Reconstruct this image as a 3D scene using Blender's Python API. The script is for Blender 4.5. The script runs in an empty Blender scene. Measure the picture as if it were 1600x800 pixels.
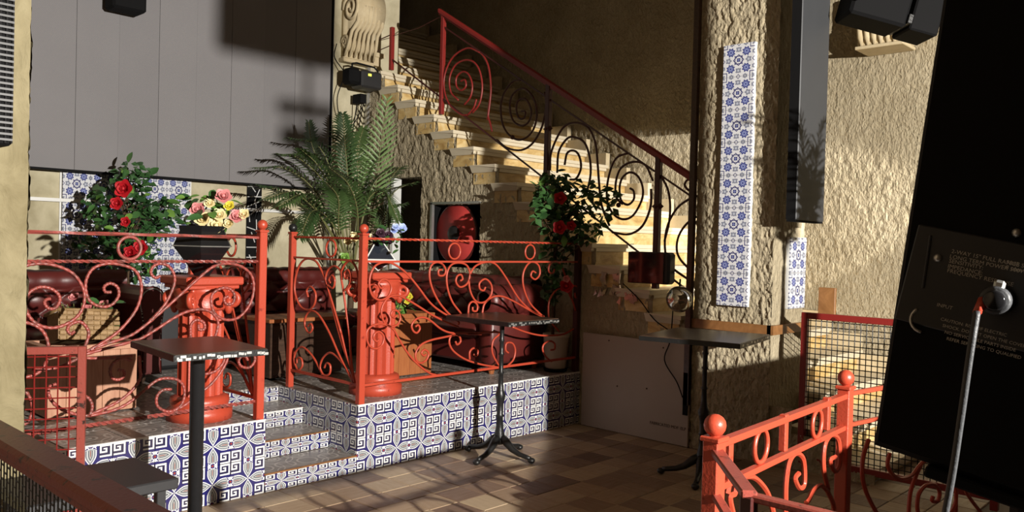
import bpy, math, random
import numpy as np
from mathutils import Matrix, Vector
random.seed(7); rng = np.random.RandomState(7)
SC = bpy.context.scene
COL = SC.collection
PI = math.pi
# ---------------------------------------------------------------- camera
def set_camera():
    yaw, pit, rol, F = .755256, -.01576, .026048, 1303.57
    f = Vector((math.cos(yaw)*math.cos(pit), math.sin(yaw)*math.cos(pit), math.sin(pit)))
    rt = Vector((math.sin(yaw), -math.cos(yaw), 0)); up = rt.cross(f)
    c, s = math.cos(rol), math.sin(rol)
    r2 = c*rt + s*up; u2 = -s*rt + c*up
    cd = bpy.data.cameras.new('camera'); cam = bpy.data.objects.new('camera', cd); COL.objects.link(cam)
    m = Matrix((r2, u2, -f)).transposed().to_4x4(); m.translation = Vector((0, 0, 1.6))
    cam.matrix_world = m
    cd.sensor_fit = 'HORIZONTAL'; cd.sensor_width = 36; cd.lens = 36*F/1600
    cd.clip_start = .05; cd.clip_end = 60
    SC.camera = cam
set_camera()
# ---------------------------------------------------------------- light
SC.view_settings.view_transform = 'Standard'; SC.view_settings.look = 'None'
SC.view_settings.gamma = 1; SC.view_settings.exposure = 0.0
w = bpy.data.worlds.new('dim_room_air'); SC.world = w; w.use_nodes = True
w.node_tree.nodes['Background'].inputs[0].default_value = (1.0, .86, .74, 1)
w.node_tree.nodes['Background'].inputs[1].default_value = .085
def spot(name, loc, target, power, size, radius, blend=.15, col=(1, .95, .87)):
    l = bpy.data.lights.new(name, 'SPOT'); l.energy = power; l.spot_size = math.radians(size)
    l.spot_blend = blend; l.shadow_soft_size = radius; l.color = col
    o = bpy.data.objects.new(name, l); COL.objects.link(o); o.location = loc
    o.rotation_euler = (Vector(target)-Vector(loc)).to_track_quat('-Z', 'Y').to_euler()
    return o
LAMP = (1.9, -4.6, 2.8)
spot('stage_lamp', LAMP, (3.9, 5.5, 2.2), 6800, 78, .035)
spot('added_stair_spot', (6.6, -4.0, 3.0), (7.45, 5.2, 1.75), 5200, 17, .03, .12)  # second spot added to light the stair; its source is unseen
# ---------------------------------------------------------------- node expressions
class MT:
    def __init__(s, name, rough=.5, metal=0, spec=.5):
        s.m = bpy.data.materials.new(name); s.m.use_nodes = True; s.t = s.m.node_tree; s.n = s.t.nodes; s.l = s.t.links
        s.b = s.n['Principled BSDF']; s.b.inputs['Roughness'].default_value = rough
        s.b.inputs['Metallic'].default_value = metal; s.b.inputs['Specular IOR Level'].default_value = spec
    def node(s, ty, **kw):
        n = s.n.new(ty)
        for k, v in kw.items(): setattr(n, k, v)
        return n
    def setin(s, inp, v):
        if isinstance(v, X): s.l.new(v.s, inp)
        elif isinstance(v, tuple): inp.default_value = v if len(v) == 4 or inp.type == 'VECTOR' else (*v, 1)
        else: inp.default_value = v
    def math(s, op, a, b=0, c=None, clamp=False):
        n = s.node('ShaderNodeMath', operation=op); n.use_clamp = clamp
        s.setin(n.inputs[0], a); s.setin(n.inputs[1], b)
        if c is not None: s.setin(n.inputs[2], c)
        return X(s, n.outputs[0])
    def coord(s, kind='Object'):
        if not hasattr(s, 'tc'): s.tc = s.node('ShaderNodeTexCoord')
        return X(s, s.tc.outputs[kind])
    def sep(s, v):
        n = s.node('ShaderNodeSeparateXYZ'); s.l.new(v.s, n.inputs[0]); return [X(s, o) for o in n.outputs]
    def mapv(s, v, scale=(1, 1, 1), loc=(0, 0, 0), rot=(0, 0, 0)):
        n = s.node('ShaderNodeMapping'); s.l.new(v.s, n.inputs[0])
        n.inputs['Scale'].default_value = scale; n.inputs['Location'].default_value = loc; n.inputs['Rotation'].default_value = rot
        return X(s, n.outputs[0])
    def noise(s, v, scale=5, detail=4, rough=.6, dist=0, out='Fac'):
        n = s.node('ShaderNodeTexNoise'); s.l.new(v.s, n.inputs['Vector'])
        n.inputs['Scale'].default_value = scale; n.inputs['Detail'].default_value = detail
        n.inputs['Roughness'].default_value = rough; n.inputs['Distortion'].default_value = dist
        return X(s, n.outputs[out])
    def voro(s, v, scale=5, feature='F1', out='Distance'):
        n = s.node('ShaderNodeTexVoronoi', feature=feature); s.l.new(v.s, n.inputs['Vector']); n.inputs['Scale'].default_value = scale
        return X(s, n.outputs[out])
    def ramp(s, f, stops):
        n = s.node('ShaderNodeValToRGB'); s.setin(n.inputs[0], f); e = n.color_ramp.elements
        while len(e) < len(stops): e.new(.5)
        for i, (p, c) in enumerate(stops): e[i].position = p; e[i].color = (*c, 1) if len(c) == 3 else c
        return X(s, n.outputs[0])
    def mix(s, f, a, b):
        n = s.node('ShaderNodeMix', data_type='RGBA'); s.setin(n.inputs[0], f); s.setin(n.inputs[6], a); s.setin(n.inputs[7], b)
        return X(s, n.outputs[2])
    def rnd(s):
        n = s.node('ShaderNodeObjectInfo'); return X(s, n.outputs['Random'])
    def base(s, c): s.setin(s.b.inputs['Base Color'], c); return s
    def rough(s, c): s.setin(s.b.inputs['Roughness'], c); return s
    def bump(s, h, strength=.5, dist=.01):
        n = s.node('ShaderNodeBump'); s.setin(n.inputs['Height'], h); n.inputs['Strength'].default_value = strength
        n.inputs['Distance'].default_value = dist; s.l.new(n.outputs[0], s.b.inputs['Normal']); return s
class X:
    def __init__(s, m, k): s.m = m; s.s = k
    def __add__(s, o): return s.m.math('ADD', s, o)
    __radd__ = __add__
    def __sub__(s, o): return s.m.math('SUBTRACT', s, o)
    def __rsub__(s, o): return s.m.math('SUBTRACT', o, s)
    def __mul__(s, o): return s.m.math('MULTIPLY', s, o)
    __rmul__ = __mul__
    def __truediv__(s, o): return s.m.math('DIVIDE', s, o)
    def abs(s): return s.m.math('ABSOLUTE', s)
    def lt(s, o): return s.m.math('LESS_THAN', s, o)
    def gt(s, o): return s.m.math('GREATER_THAN', s, o)
    def min(s, o): return s.m.math('MINIMUM', s, o)
    def max(s, o): return s.m.math('MAXIMUM', s, o)
    def sin(s): return s.m.math('SINE', s)
    def cos(s): return s.m.math('COSINE', s)
    def sqrt(s): return s.m.math('SQRT', s)
    def pow(s, o): return s.m.math('POWER', s, o)
    def fract(s): return s.m.math('FRACT', s)
    def atan2(s, o): return s.m.math('ARCTAN2', s, o)
def flat(name, col, rough=.5, metal=0, spec=.5, var=0, vs=8, bump=0, bs=60):
    m = MT(name, rough, metal, spec)
    if var or bump: co = m.coord()
    if var:
        n = m.noise(co, vs, 4)
        m.base(m.mix(n, tuple(c*(1-var) for c in col), tuple(min(1, c*(1+var)) for c in col)))
    else: m.base(col)
    if bump: m.bump(m.noise(co, bs, 3), bump, .004)
    return m.m
MAT = {}
def stucco(name, c0, c1, sc=14, strength=.8, dist=.02, stretch=(1, 1, .55)):
    m = MT(name, .9, 0, .2); co = m.coord()
    n1 = m.noise(co, 1.6, 5, .6); n2 = m.noise(m.mapv(co, stretch), sc, 5, .62, .8)
    n3 = m.voro(m.mapv(co, stretch), sc*1.7)
    m.base(m.mix(m.ramp(n1*.65+n2*.35, [(.3, (0, 0, 0)), (.7, (1, 1, 1))]), c0, c1))
    m.bump(n2*1.0+n3*.3, strength, dist)
    return m.m
MAT['stucco'] = stucco('tan_stucco', (.30, .245, .155), (.50, .43, .30), 30, 1.0, .03)
MAT['stucco_left'] = stucco('ochre_stucco', (.13, .105, .05), (.36, .31, .19), 9, .9, .02)
MAT['plaster'] = stucco('mottled_plaster', (.30, .26, .16), (.66, .60, .43), 5, .15, .006, (1, 1, 1))
MAT['stucco_dark'] = stucco('brown_plaster', (.13, .095, .06), (.22, .165, .11), 7, .4, .01)
def red_paint(name, c, c2, th=.62):
    m = MT(name, .38); co = m.coord()
    n = m.noise(co, 18, 5, .7)
    m.base(m.mix(m.ramp(n, [(th, (0, 0, 0)), (th+.08, (1, 1, 1))]), c, c2)); m.bump(m.noise(co, 90, 3), .35, .003)
    return m.m
MAT['red'] = red_paint('orange_red_paint', (.43, .056, .027), (.24, .025, .014))
MAT['red_worn'] = red_paint('worn_dusty_red_paint', (.30, .062, .05), (.18, .055, .045), .5)
MAT['dark_red'] = red_paint('dark_red_paint', (.22, .018, .015), (.10, .012, .01))
MAT['maroon'] = red_paint('maroon_iron', (.06, .012, .01), (.02, .008, .007))
MAT['red_edge'] = red_paint('chipped_red_handrail', (.27, .055, .04), (.035, .017, .013), .56)
MAT['iron'] = flat('black_iron', (.018, .018, .018), .35, .3, .5, .3, 30, .4)
MAT['black'] = flat('matt_black', (.005, .005, .0055), .8, 0, .15)
MAT['black_gloss'] = flat('gloss_black', (.01, .01, .011), .12)
MAT['black_soft'] = flat('black_powder_coat', (.022, .022, .024), .45, 0, .5, .2, 40)
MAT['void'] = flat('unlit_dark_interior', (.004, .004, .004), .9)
MAT['white'] = flat('white_enamel', (.72, .72, .70), .35)
MAT['pot'] = flat('cream_ceramic', (.62, .56, .46), .3)
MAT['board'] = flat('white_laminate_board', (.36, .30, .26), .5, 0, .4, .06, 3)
MAT['speaker_grey'] = flat('charcoal_cabinet', (.045, .047, .051), .5, 0, .35, .1, 6, .2, 200)
MAT['globe'] = flat('clear_mirror_ball', (.6, .58, .5), .08, .95)
MAT['steel'] = flat('scuffed_steel', (.55, .55, .53), .35, .8, .5, .2, 40)
def leather():
    m = MT('oxblood_leather', .38, 0, .5); co = m.coord()
    m.base(m.mix(m.noise(co, 4, 4), (.055, .008, .008), (.13, .02, .016))); m.bump(m.voro(co, 160), .12, .002)
    return m.m
MAT['leather'] = leather()
def wood(name, a, b, sc=(1.2, 1.2, 14), ax=(1, 1, 1), rough=.45):
    m = MT(name, rough); co = m.mapv(m.coord(), sc); r = m.rnd()
    n = m.noise(co, 3, 5, .65, 1.2)
    c = m.mix(m.ramp(n, [(.3, (0, 0, 0)), (.7, (1, 1, 1))]), a, b)
    m.base(m.mix(r*.35, c, tuple(x*.6 for x in a))); m.bump(n, .15, .003)
    return m.m
MAT['wood'] = wood('orange_brown_wood', (.30, .085, .025), (.42, .15, .05), (14, 14, 1.2))
MAT['wood_pale'] = wood('pale_planter_wood', (.42, .19, .11), (.60, .33, .21), (14, 14, 1.2))
MAT['wood_dark'] = wood('dark_table_wood', (.035, .02, .014), (.09, .05, .032), (1, 12, 12), rough=.3)
MAT['wood_band'] = wood('amber_wood_band', (.17, .07, .02), (.36, .17, .06), (2, 2, 2))
MAT['basket'] = wood('woven_cane', (.20, .11, .04), (.42, .27, .12), (30, 30, 30), rough=.6)
def floorblock():
    m = MT('brown_floor_block', .42); r = m.rnd(); co = m.mapv(m.coord(), (3, 18, 1))
    n = m.noise(co, 2, 4, .6, .6)
    c = m.ramp(r, [(0, (.17, .105, .072)), (.3, (.29, .195, .13)), (.6, (.42, .30, .19)), (1, (.52, .40, .26))])
    m.base(m.mix(n*.4, c, (.10, .06, .045))); m.rough(m.ramp(n, [(.3, (.35,)*3), (.7, (.6,)*3)])); m.bump(n, .15, .003)
    return m.m
MAT['floorblock'] = floorblock()
def greytile():
    m = MT('grey_relief_tile', .35); x, y, z = m.sep(m.coord())
    s = .33
    u = ((x/s+.5).fract()-.5).abs(); v = ((y/s+.5).fract()-.5).abs()
    def ring(cx, cy, r, t): return (((u-cx)*(u-cx)+(v-cy)*(v-cy)).sqrt()-r).abs().lt(t)
    k = ring(0, 0, .16, .018).max(ring(.5, .5, .2, .018)).max(ring(.5, 0, .2, .02)).max(ring(0, .5, .2, .02)).max(ring(0, 0, .4, .012)).max(ring(.5, .5, .42, .012)).max(ring(0, 0, .06, .03))
    n = m.noise(m.coord(), 9, 5, .7)
    bc = m.mix(n, (.13, .115, .108), (.26, .235, .215))
    m.base(m.mix(k*.75, bc, (.50, .46, .43))); m.bump(k+n*.3, .5, .004)
    return m.m
MAT['greytile'] = greytile()
def keytile():
    m = MT('navy_white_key_tile', .22); x, y, z = m.sep(m.coord())
    s = .23
    u = x/s+.5; v = z/s+.5
    px = (u-.5).abs(); py = (v-.5).abs()
    a = px.max(py); b = px.min(py)
    # petals (shields meeting at the tile centre)
    w1 = (a*(PI/2/.29)).min(PI/2).sin().pow(1.35)*.138
    w2 = m.math('MULTIPLY', (.445-a), 2.6)
    wd = w1.min(w2)
    g = b-wd
    def band(lo, hi): return g.gt(lo)*g.lt(hi)
    petal = g.lt(0)
    navy = (.014, .014, .12); wh = (.80, .80, .78); gr = (.36, .40, .42); rd = (.38, .06, .04)
    c = m.mix(petal, navy, wh)
    c = m.mix(g.lt(-.026), c, (.03, .03, .08)); c = m.mix(g.lt(-.042), c, (.30, .33, .35))
    c = m.mix(g.lt(-.072), c, (.62, .64, .62)); c = m.mix(g.lt(-.086), c, (.04, .05, .08))
    c = m.mix(g.lt(-.108), c, (.35, .36, .36)); c = m.mix(g.lt(-.128), c, (.22, .05, .04))
    # joint lattice at the middle of every edge
    e = a.gt(.41)*b.lt(.13)*(g.gt(.0))
    dd = (b-(a-.40)*1.05).abs().lt(.014); d2 = (b-(.15-(a-.40)*1.0))  .abs().lt(.013); d3 = (a.gt(.455))*((b-.105).abs().lt(.035))
    c = m.mix(e*dd.max(d2).max(d3), c, wh)
    c = m.mix(((.5-a)+b).lt(.035)*e, c, rd)
    # greek keys in the corners
    def q(t):
        hi = t.gt(.5); return (t-hi*.69)/.31
    qx = q(u); qy = q(v)
    ins = px.gt(.19)*py.gt(.19)
    def rect(x0, x1, y0, y1): return qx.gt(x0)*qx.lt(x1)*qy.gt(y0)*qy.lt(y1)
    k = rect(.06, .94, .82, .97).max(rect(.06, .19, .34, .97)).max(rect(.06, .60, .34, .47)).max(rect(.47, .60, .34, .70)).max(rect(.32, .60, .60, .70))
    k = k.max(rect(.81, .94, .03, .97)).max(rect(.06, .94, .03, .16))
    c = m.mix(ins, c, m.mix(k, (.015, .015, .06), wh))
    r = m.rnd()
    m.base(m.mix(r*.12, c, (.25, .2, .15)))
    return m.m
MAT['keytile'] = keytile()
def flowertile():
    m = MT('blue_floral_tile', .25); x, y, z = m.sep(m.coord())
    s = .265
    u = (x/s).abs(); v = (z/s).abs()
    def rad(cx, cy): return ((u-cx)*(u-cx)+(v-cy)*(v-cy)).sqrt()
    def fl(cx, cy, r, k, am):
        th = (v-cy).atan2(u-cx); return rad(cx, cy)+(th*k).cos()*am*r, r
    wh = (.62, .63, .66); bl = (.05, .06, .21); lb = (.24, .28, .50); gy = (.20, .215, .28); nv = (.02, .02, .12)
    c = wh
    def put(mask, col):
        nonlocal c
        c = m.mix(mask, c, col)
    put((u-v).abs().lt(.012)*u.lt(.2), gy)
    for (cx, cy) in ((.25, .25),):
        d, r = fl(cx, cy, .125, 8, .16); put(d.lt(r), bl); put(d.lt(.07), lb); put(rad(cx, cy).lt(.03), bl)
    for (cx, cy) in ((.5, .22), (.22, .5)):
        d, r = fl(cx, cy, .07, 6, .15); put(d.lt(r), gy); put(rad(cx, cy).lt(.02), wh)
    for (cx, cy) in ((.32, 0), (0, .32)):
        d, r = fl(cx, cy, .085, 5, .2); put(d.lt(r), gy); put(rad(cx, cy).lt(.035), (.45, .48, .56))
    # star
    st = (u.max(v)-.115).abs().lt(.012); st2 = ((u+v)-.165).abs().lt(.017); put(st.max(st2)*u.lt(.18)*v.lt(.18), nv)
    put(rad(0, 0).lt(.06), nv); put((u.min(v)).lt(.008)*(u.max(v).lt(.06)), lb)
    put(((u.max(v))-.38).abs().lt(.0)*1, nv)
    sq = ((.5-u).max(.5-v)-.13).abs().lt(.012); put(sq, nv)
    d, r = fl(.5, .5, .07, 4, .3); put(d.lt(r), gy)
    put(((.5-v)+u).lt(.075)*((.5-v)+u).gt(.05), nv); put(((.5-u)+v).lt(.075)*((.5-u)+v).gt(.05), nv)
    m.base(c)
    return m.m
MAT['flowertile'] = flowertile()
MAT['grout'] = flat('grey_grout', (.20, .18, .16), .9)
def marble():
    m = MT('yellow_marble_riser', .45); co = m.coord(); n = m.noise(m.mapv(co, (1, 1, 2.2)), 4, 6, .65, 1.0)
    m.base(m.ramp(n, [(.3, (.34, .19, .055)), (.5, (.60, .42, .17)), (.7, (.74, .60, .34))])); return m.m
MAT['riser'] = marble()
MAT['tread'] = flat('cream_stone_tread', (.66, .58, .43), .4, 0, .5, .12, 5)
MAT['stone'] = stucco('carved_limestone', (.42, .33, .19), (.66, .56, .38), 12, .25, .008, (1, 1, 1))
def screen():
    m = MT('grey_led_module', .75); co = m.coord(); x, y, z = m.sep(co)
    g = ((x*330).sin()*(z*330).sin())
    n = m.noise(co, 1.5, 4, .6); r = m.rnd()
    m.base(m.mix(n*.5+r*.25, (.17, .163, .17), (.24, .23, .235))); m.bump(g, .15, .002); return m.m
MAT['led'] = screen()
def leafm(name, a, b, rough=.38):
    m = MT(name, rough); r = m.rnd(); n = m.noise(m.coord(), 12, 2)
    m.base(m.mix(r*.6+n*.4, a, b)); m.b.inputs['Subsurface Weight'].default_value = 0
    return m.m
MAT['leaf'] = leafm('rose_leaf_green', (.015, .055, .018), (.07, .17, .045))
MAT['leaf2'] = leafm('bright_leaf_green', (.06, .17, .03), (.20, .36, .07))
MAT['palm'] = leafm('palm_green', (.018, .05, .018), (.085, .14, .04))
MAT['palm_lit'] = leafm('lit_palm_green', (.12, .20, .07), (.28, .40, .16))  # lit copy of the palm green; light on one frond painted in
MAT['stem'] = flat('olive_stem', (.16, .16, .06), .5)
MAT['bark'] = flat('brown_bark', (.09, .055, .03), .8, 0, .3, .3, 20)
MAT['rose_red'] = flat('crimson_petal', (.50, .012, .02), .5, 0, .4, .3, 20)
MAT['rose_pink'] = flat('pink_petal', (.62, .22, .22), .5, 0, .4, .2, 20)
MAT['rose_cream'] = flat('cream_petal', (.78, .66, .36), .5, 0, .4, .15, 20)
MAT['petal_blue'] = flat('pale_blue_petal', (.42, .52, .82), .5)
MAT['petal_plum'] = flat('plum_petal', (.05, .02, .035), .5)
MAT['petal_yellow'] = flat('yellow_petal', (.72, .62, .06), .5)
MAT['disc'] = flat('red_disc', (.50, .05, .045), .5, 0, .4, .35, 6)
def glassm():
    m = MT('smoked_glass', .04); m.base((.03, .035, .05)); m.b.inputs['Transmission Weight'].default_value = .35
    return m.m
MAT['glass'] = glassm()
MAT['gloss_panel'] = flat('glossy_dark_panel', (.02, .008, .008), .06, 0, .9)
def emis(name, col, st):
    m = MT(name, .4); m.base(col); m.setin(m.b.inputs['Emission Color'], col); m.b.inputs['Emission Strength'].default_value = st; return m.m
MAT['led_dot'] = emis('yellow_indicator', (.9, .9, .1), 1.2)
MAT['text_white'] = flat('printed_white', (.45, .42, .36), .6)
MAT['text_dark'] = flat('printed_brown', (.05, .025, .015), .7)
MAT['mosaic'] = flat('mirror_mosaic', (.55, .45, .4), .15, .6)
# ---------------------------------------------------------------- mesh helper
class M:
    def __init__(s): s.v = []; s.f = []
    def add(s, v, f):
        o = len(s.v); s.v += [tuple(p) for p in v]; s.f += [tuple(i+o for i in q) for q in f]; return s
    def box(s, x0, x1, y0, y1, z0, z1, mat=None):
        v = [(x, y, z) for x in (x0, x1) for y in (y0, y1) for z in (z0, z1)]
        if mat is not None: v = [mat @ Vector(p) for p in v]
        return s.add(v, [(0, 1, 3, 2), (4, 6, 7, 5), (0, 4, 5, 1), (2, 3, 7, 6), (0, 2, 6, 4), (1, 5, 7, 3)])
    def bbox(s, x0, x1, y0, y1, z0, z1, b=.01, mat=None):
        """box with chamfered edges"""
        c = [(x0+x1)/2, (y0+y1)/2, (z0+z1)/2]; h = [(x1-x0)/2, (y1-y0)/2, (z1-z0)/2]; b = min(b, min(h)*.95)
        idx = {}; v = []
        for sx in (-1, 1):
            for sy in (-1, 1):
                for sz in (-1, 1):
                    for a in range(3):
                        d = [h[0]-b, h[1]-b, h[2]-b]; d[a] = h[a]
                        idx[(sx, sy, sz, a)] = len(v); v.append((c[0]+sx*d[0], c[1]+sy*d[1], c[2]+sz*d[2]))
        f = []
        for a in range(3):
            o = [i for i in range(3) if i != a]
            for sg in (-1, 1):
                q = []
                for p in ((-1, -1), (1, -1), (1, 1), (-1, 1)):
                    k = [0, 0, 0]; k[a] = sg; k[o[0]] = p[0]; k[o[1]] = p[1]; q.append(idx[(*k, a)])
                if (sg > 0) == (a == 1): q.reverse()
                f.append(q)
        for a in range(3):
            o = [i for i in range(3) if i != a]
            for p in (-1, 1):
                for r in (-1, 1):
                    k0 = [0]*3; k1 = [0]*3; k0[a] = -1; k1[a] = 1
                    for k in (k0, k1): k[o[0]] = p; k[o[1]] = r
                    f.append((idx[(*k0, o[0])], idx[(*k1, o[0])], idx[(*k1, o[1])], idx[(*k0, o[1])]))
        for sx in (-1, 1):
            for sy in (-1, 1):
                for sz in (-1, 1): f.append(tuple(idx[(sx, sy, sz, a)] for a in range(3)))
        if mat is not None: v = [mat @ Vector(p) for p in v]
        return s.add(v, f)
    def tube(s, path, r, n=6, twist=0, cap=True, ph=0):
        P = [Vector(p) for p in path]; N = len(P)
        rr = r if isinstance(r, (list, tuple)) else [r]*N
        T = []
        for i in range(N):
            t = P[min(i+1, N-1)]-P[max(i-1, 0)]; T.append(t.normalized() if t.length > 1e-9 else Vector((0, 0, 1)))
        a = Vector((0, 0, 1)) if abs(T[0].z) < .9 else Vector((1, 0, 0))
        nn = (a-a.dot(T[0])*T[0]).normalized(); v = []; L = 0
        for i in range(N):
            if i:
                L += (P[i]-P[i-1]).length
                nn = (nn-nn.dot(T[i])*T[i]).normalized()
            bb = T[i].cross(nn)
            for k in range(n):
                an = 2*PI*k/n+twist*L+ph; v.append(P[i]+(nn*math.cos(an)+bb*math.sin(an))*rr[i])
        f = [(i*n+k, i*n+(k+1) % n, (i+1)*n+(k+1) % n, (i+1)*n+k) for i in range(N-1) for k in range(n)]
        if cap: f += [tuple(reversed(range(n))), tuple(range((N-1)*n, N*n))]
        return s.add(v, f)
    def lathe(s, prof, c=(0, 0, 0), n=20, flute=None, axis='z'):
        v = []
        for (r, z) in prof:
            for k in range(n):
                a = 2*PI*k/n; q = r
                if flute and flute[0] <= z <= flute[1]: q = r*(1-.09*(k % 2))
                p = (q*math.cos(a), q*math.sin(a), z)
                if axis == 'y': p = (p[0], -p[2], p[1])
                if axis == 'x': p = (-p[2], p[0], p[1])
                v.append((c[0]+p[0], c[1]+p[1], c[2]+p[2]))
        N = len(prof)
        f = [(i*n+k, i*n+(k+1) % n, (i+1)*n+(k+1) % n, (i+1)*n+k) for i in range(N-1) for k in range(n)]
        f += [tuple(reversed(range(n))), tuple(range((N-1)*n, N*n))]
        return s.add(v, f)
    def ball(s, c, r, n=14, m=8, sq=(1, 1, 1)):
        v = [(c[0], c[1], c[2]-r*sq[2])]; f = []
        for j in range(1, m):
            t = -PI/2+PI*j/m
            for k in range(n): v.append((c[0]+r*sq[0]*math.cos(t)*math.cos(2*PI*k/n), c[1]+r*sq[1]*math.cos(t)*math.sin(2*PI*k/n), c[2]+r*sq[2]*math.sin(t)))
        v.append((c[0], c[1], c[2]+r*sq[2])); e = len(v)-1
        for k in range(n):
            f.append((0, 1+(k+1) % n, 1+k)); f.append((e, e-n+k, e-n+(k+1) % n))
            for j in range(m-2): f.append((1+j*n+k, 1+j*n+(k+1) % n, 1+(j+1)*n+(k+1) % n, 1+(j+1)*n+k))
        return s.add(v, f)
    def prism(s, poly, axis, a, b):
        """polygon in the two other axes, extruded along axis from a to b"""
        def mk(p, t):
            if axis == 'x': return (t, p[0], p[1])
            if axis == 'y': return (p[0], t, p[1])
            return (p[0], p[1], t)
        n = len(poly)
        return s.add([mk(p, a) for p in poly]+[mk(p, b) for p in poly], [tuple(range(n)), tuple(reversed(range(n, 2*n)))]+[(i, i+n, (i+1) % n+n, (i+1) % n) for i in range(n)])
    def grid(s, fn, nu, nv):
        v = [fn(i/nu, j/nv) for j in range(nv+1) for i in range(nu+1)]
        f = [(j*(nu+1)+i, j*(nu+1)+i+1, (j+1)*(nu+1)+i+1, (j+1)*(nu+1)+i) for j in range(nv) for i in range(nu)]
        return s.add(v, f)
def meshdata(name, m, mat, smooth=False):
    me = bpy.data.meshes.new(name); me.from_pydata(m.v, [], m.f); me.validate()
    me.materials.append(MAT[mat] if isinstance(mat, str) else mat)
    import bmesh
    b = bmesh.new(); b.from_mesh(me); bmesh.ops.recalc_face_normals(b, faces=b.faces); b.to_mesh(me); b.free()
    if smooth:
        me.polygons.foreach_set('use_smooth', [True]*len(me.polygons))
    me.update(); return me
def adopt(o, parent):
    if parent is not None:
        o.parent = parent
        w_ = Matrix.Translation(parent['_at']) if '_at' in parent.keys() else Matrix.Identity(4)
        o.matrix_parent_inverse = w_.inverted()
def obj(name, m, mat, parent=None, smooth=False, label=None, at=None):
    me = m if isinstance(m, bpy.types.Mesh) else meshdata(name, m, mat, smooth)
    o = bpy.data.objects.new(name, me); COL.objects.link(o)
    if at is not None: o.location = at
    adopt(o, parent)
    if label: o['label'] = label
    return o
def copyobj(o, parent, at=None, rot=None, scale=None):
    c = o.copy(); COL.objects.link(c)
    if at is not None: c.location = at
    if rot is not None: c.rotation_euler = rot
    if scale is not None: c.scale = scale
    c.parent = parent
    return c
def tag(o, label, cat, group=None):
    o['label'] = label; o['category'] = cat
    if group: o['group'] = group
    return o
def thing(name, label, cat, loc=(0, 0, 0), group=None):
    o = bpy.data.objects.new(name, None); COL.objects.link(o); o.location = loc; o['_at'] = list(loc); o.empty_display_size = .1
    return tag(o, label, cat, group)
def struct(name, m, mat, smooth=False, label=None):
    o = obj(name, m, mat, None, smooth); o['kind'] = 'structure'
    if label: o['label'] = label
    return o
def smoothcurve(pts, k=6):
    P = [np.array(p, float) for p in pts]; out = []
    P = [2*P[0]-P[1]]+P+[2*P[-1]-P[-2]]
    for i in range(1, len(P)-2):
        p0, p1, p2, p3 = P[i-1:i+3]
        for j in range(k):
            t = j/k; out.append(.5*((2*p1)+(-p0+p2)*t+(2*p0-5*p1+4*p2-p3)*t*t+(-p0+3*p1-3*p2+p3)*t**3))
    out.append(P[-2]); return out
def noise2(nu, nv, cells, octaves=4, pers=.55, asp=1.0, seed=0):
    r = np.random.RandomState(seed); out = np.zeros((nv, nu)); amp = 1
    for o in range(octaves):
        cu = max(2, int(cells*2**o)); cv = max(2, int(cells*2**o*asp)); g = r.rand(cv+2, cu+2)
        x = np.linspace(0, cu-1e-6, nu); y = np.linspace(0, cv-1e-6, nv); xi = x.astype(int); yi = y.astype(int); fx = x-xi; fy = y-yi
        fx = fx*fx*(3-2*fx); fy = fy*fy*(3-2*fy)
        a = g[yi][:, xi]; b = g[yi][:, xi+1]; c = g[yi+1][:, xi]; d = g[yi+1][:, xi+1]
        out += amp*((a*(1-fx)+b*fx)*(1-fy[:, None])+(c*(1-fx)+d*fx)*fy[:, None]); amp *= pers
    return out/sum(pers**i for i in range(octaves))
def rough_wall(axis, val, u0, u1, z0, z1, cell, depth, sgn, keep=None, seed=1, cells_per_m=6):
    """rendered wall with real trowelled relief; axis 'x' -> plane x=val, u is y"""
    nu = int((u1-u0)/cell)+1; nv = int((z1-z0)/cell)+1
    n = noise2(nu, nv, (u1-u0)*cells_per_m, 4, .6, (z1-z0)/(u1-u0)*.5, seed)
    n = np.abs(n-.5)*2; n = np.clip(n*2.4, 0, 1)**.8
    U = np.linspace(u0, u1, nu); Z = np.linspace(z0, z1, nv); m = M(); off = depth*(n-.5)*sgn
    if axis == 'x': v = [(val+off[j, i], U[i], Z[j]) for j in range(nv) for i in range(nu)]
    else: v = [(U[i], val+off[j, i], Z[j]) for j in range(nv) for i in range(nu)]
    f = []
    for j in range(nv-1):
        zc = (Z[j]+Z[j+1])/2
        for i in range(nu-1):
            if keep is None or keep((U[i]+U[i+1])/2, zc): f.append((j*nu+i, j*nu+i+1, (j+1)*nu+i+1, (j+1)*nu+i))
    m.v = v; m.f = f; return m
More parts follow.
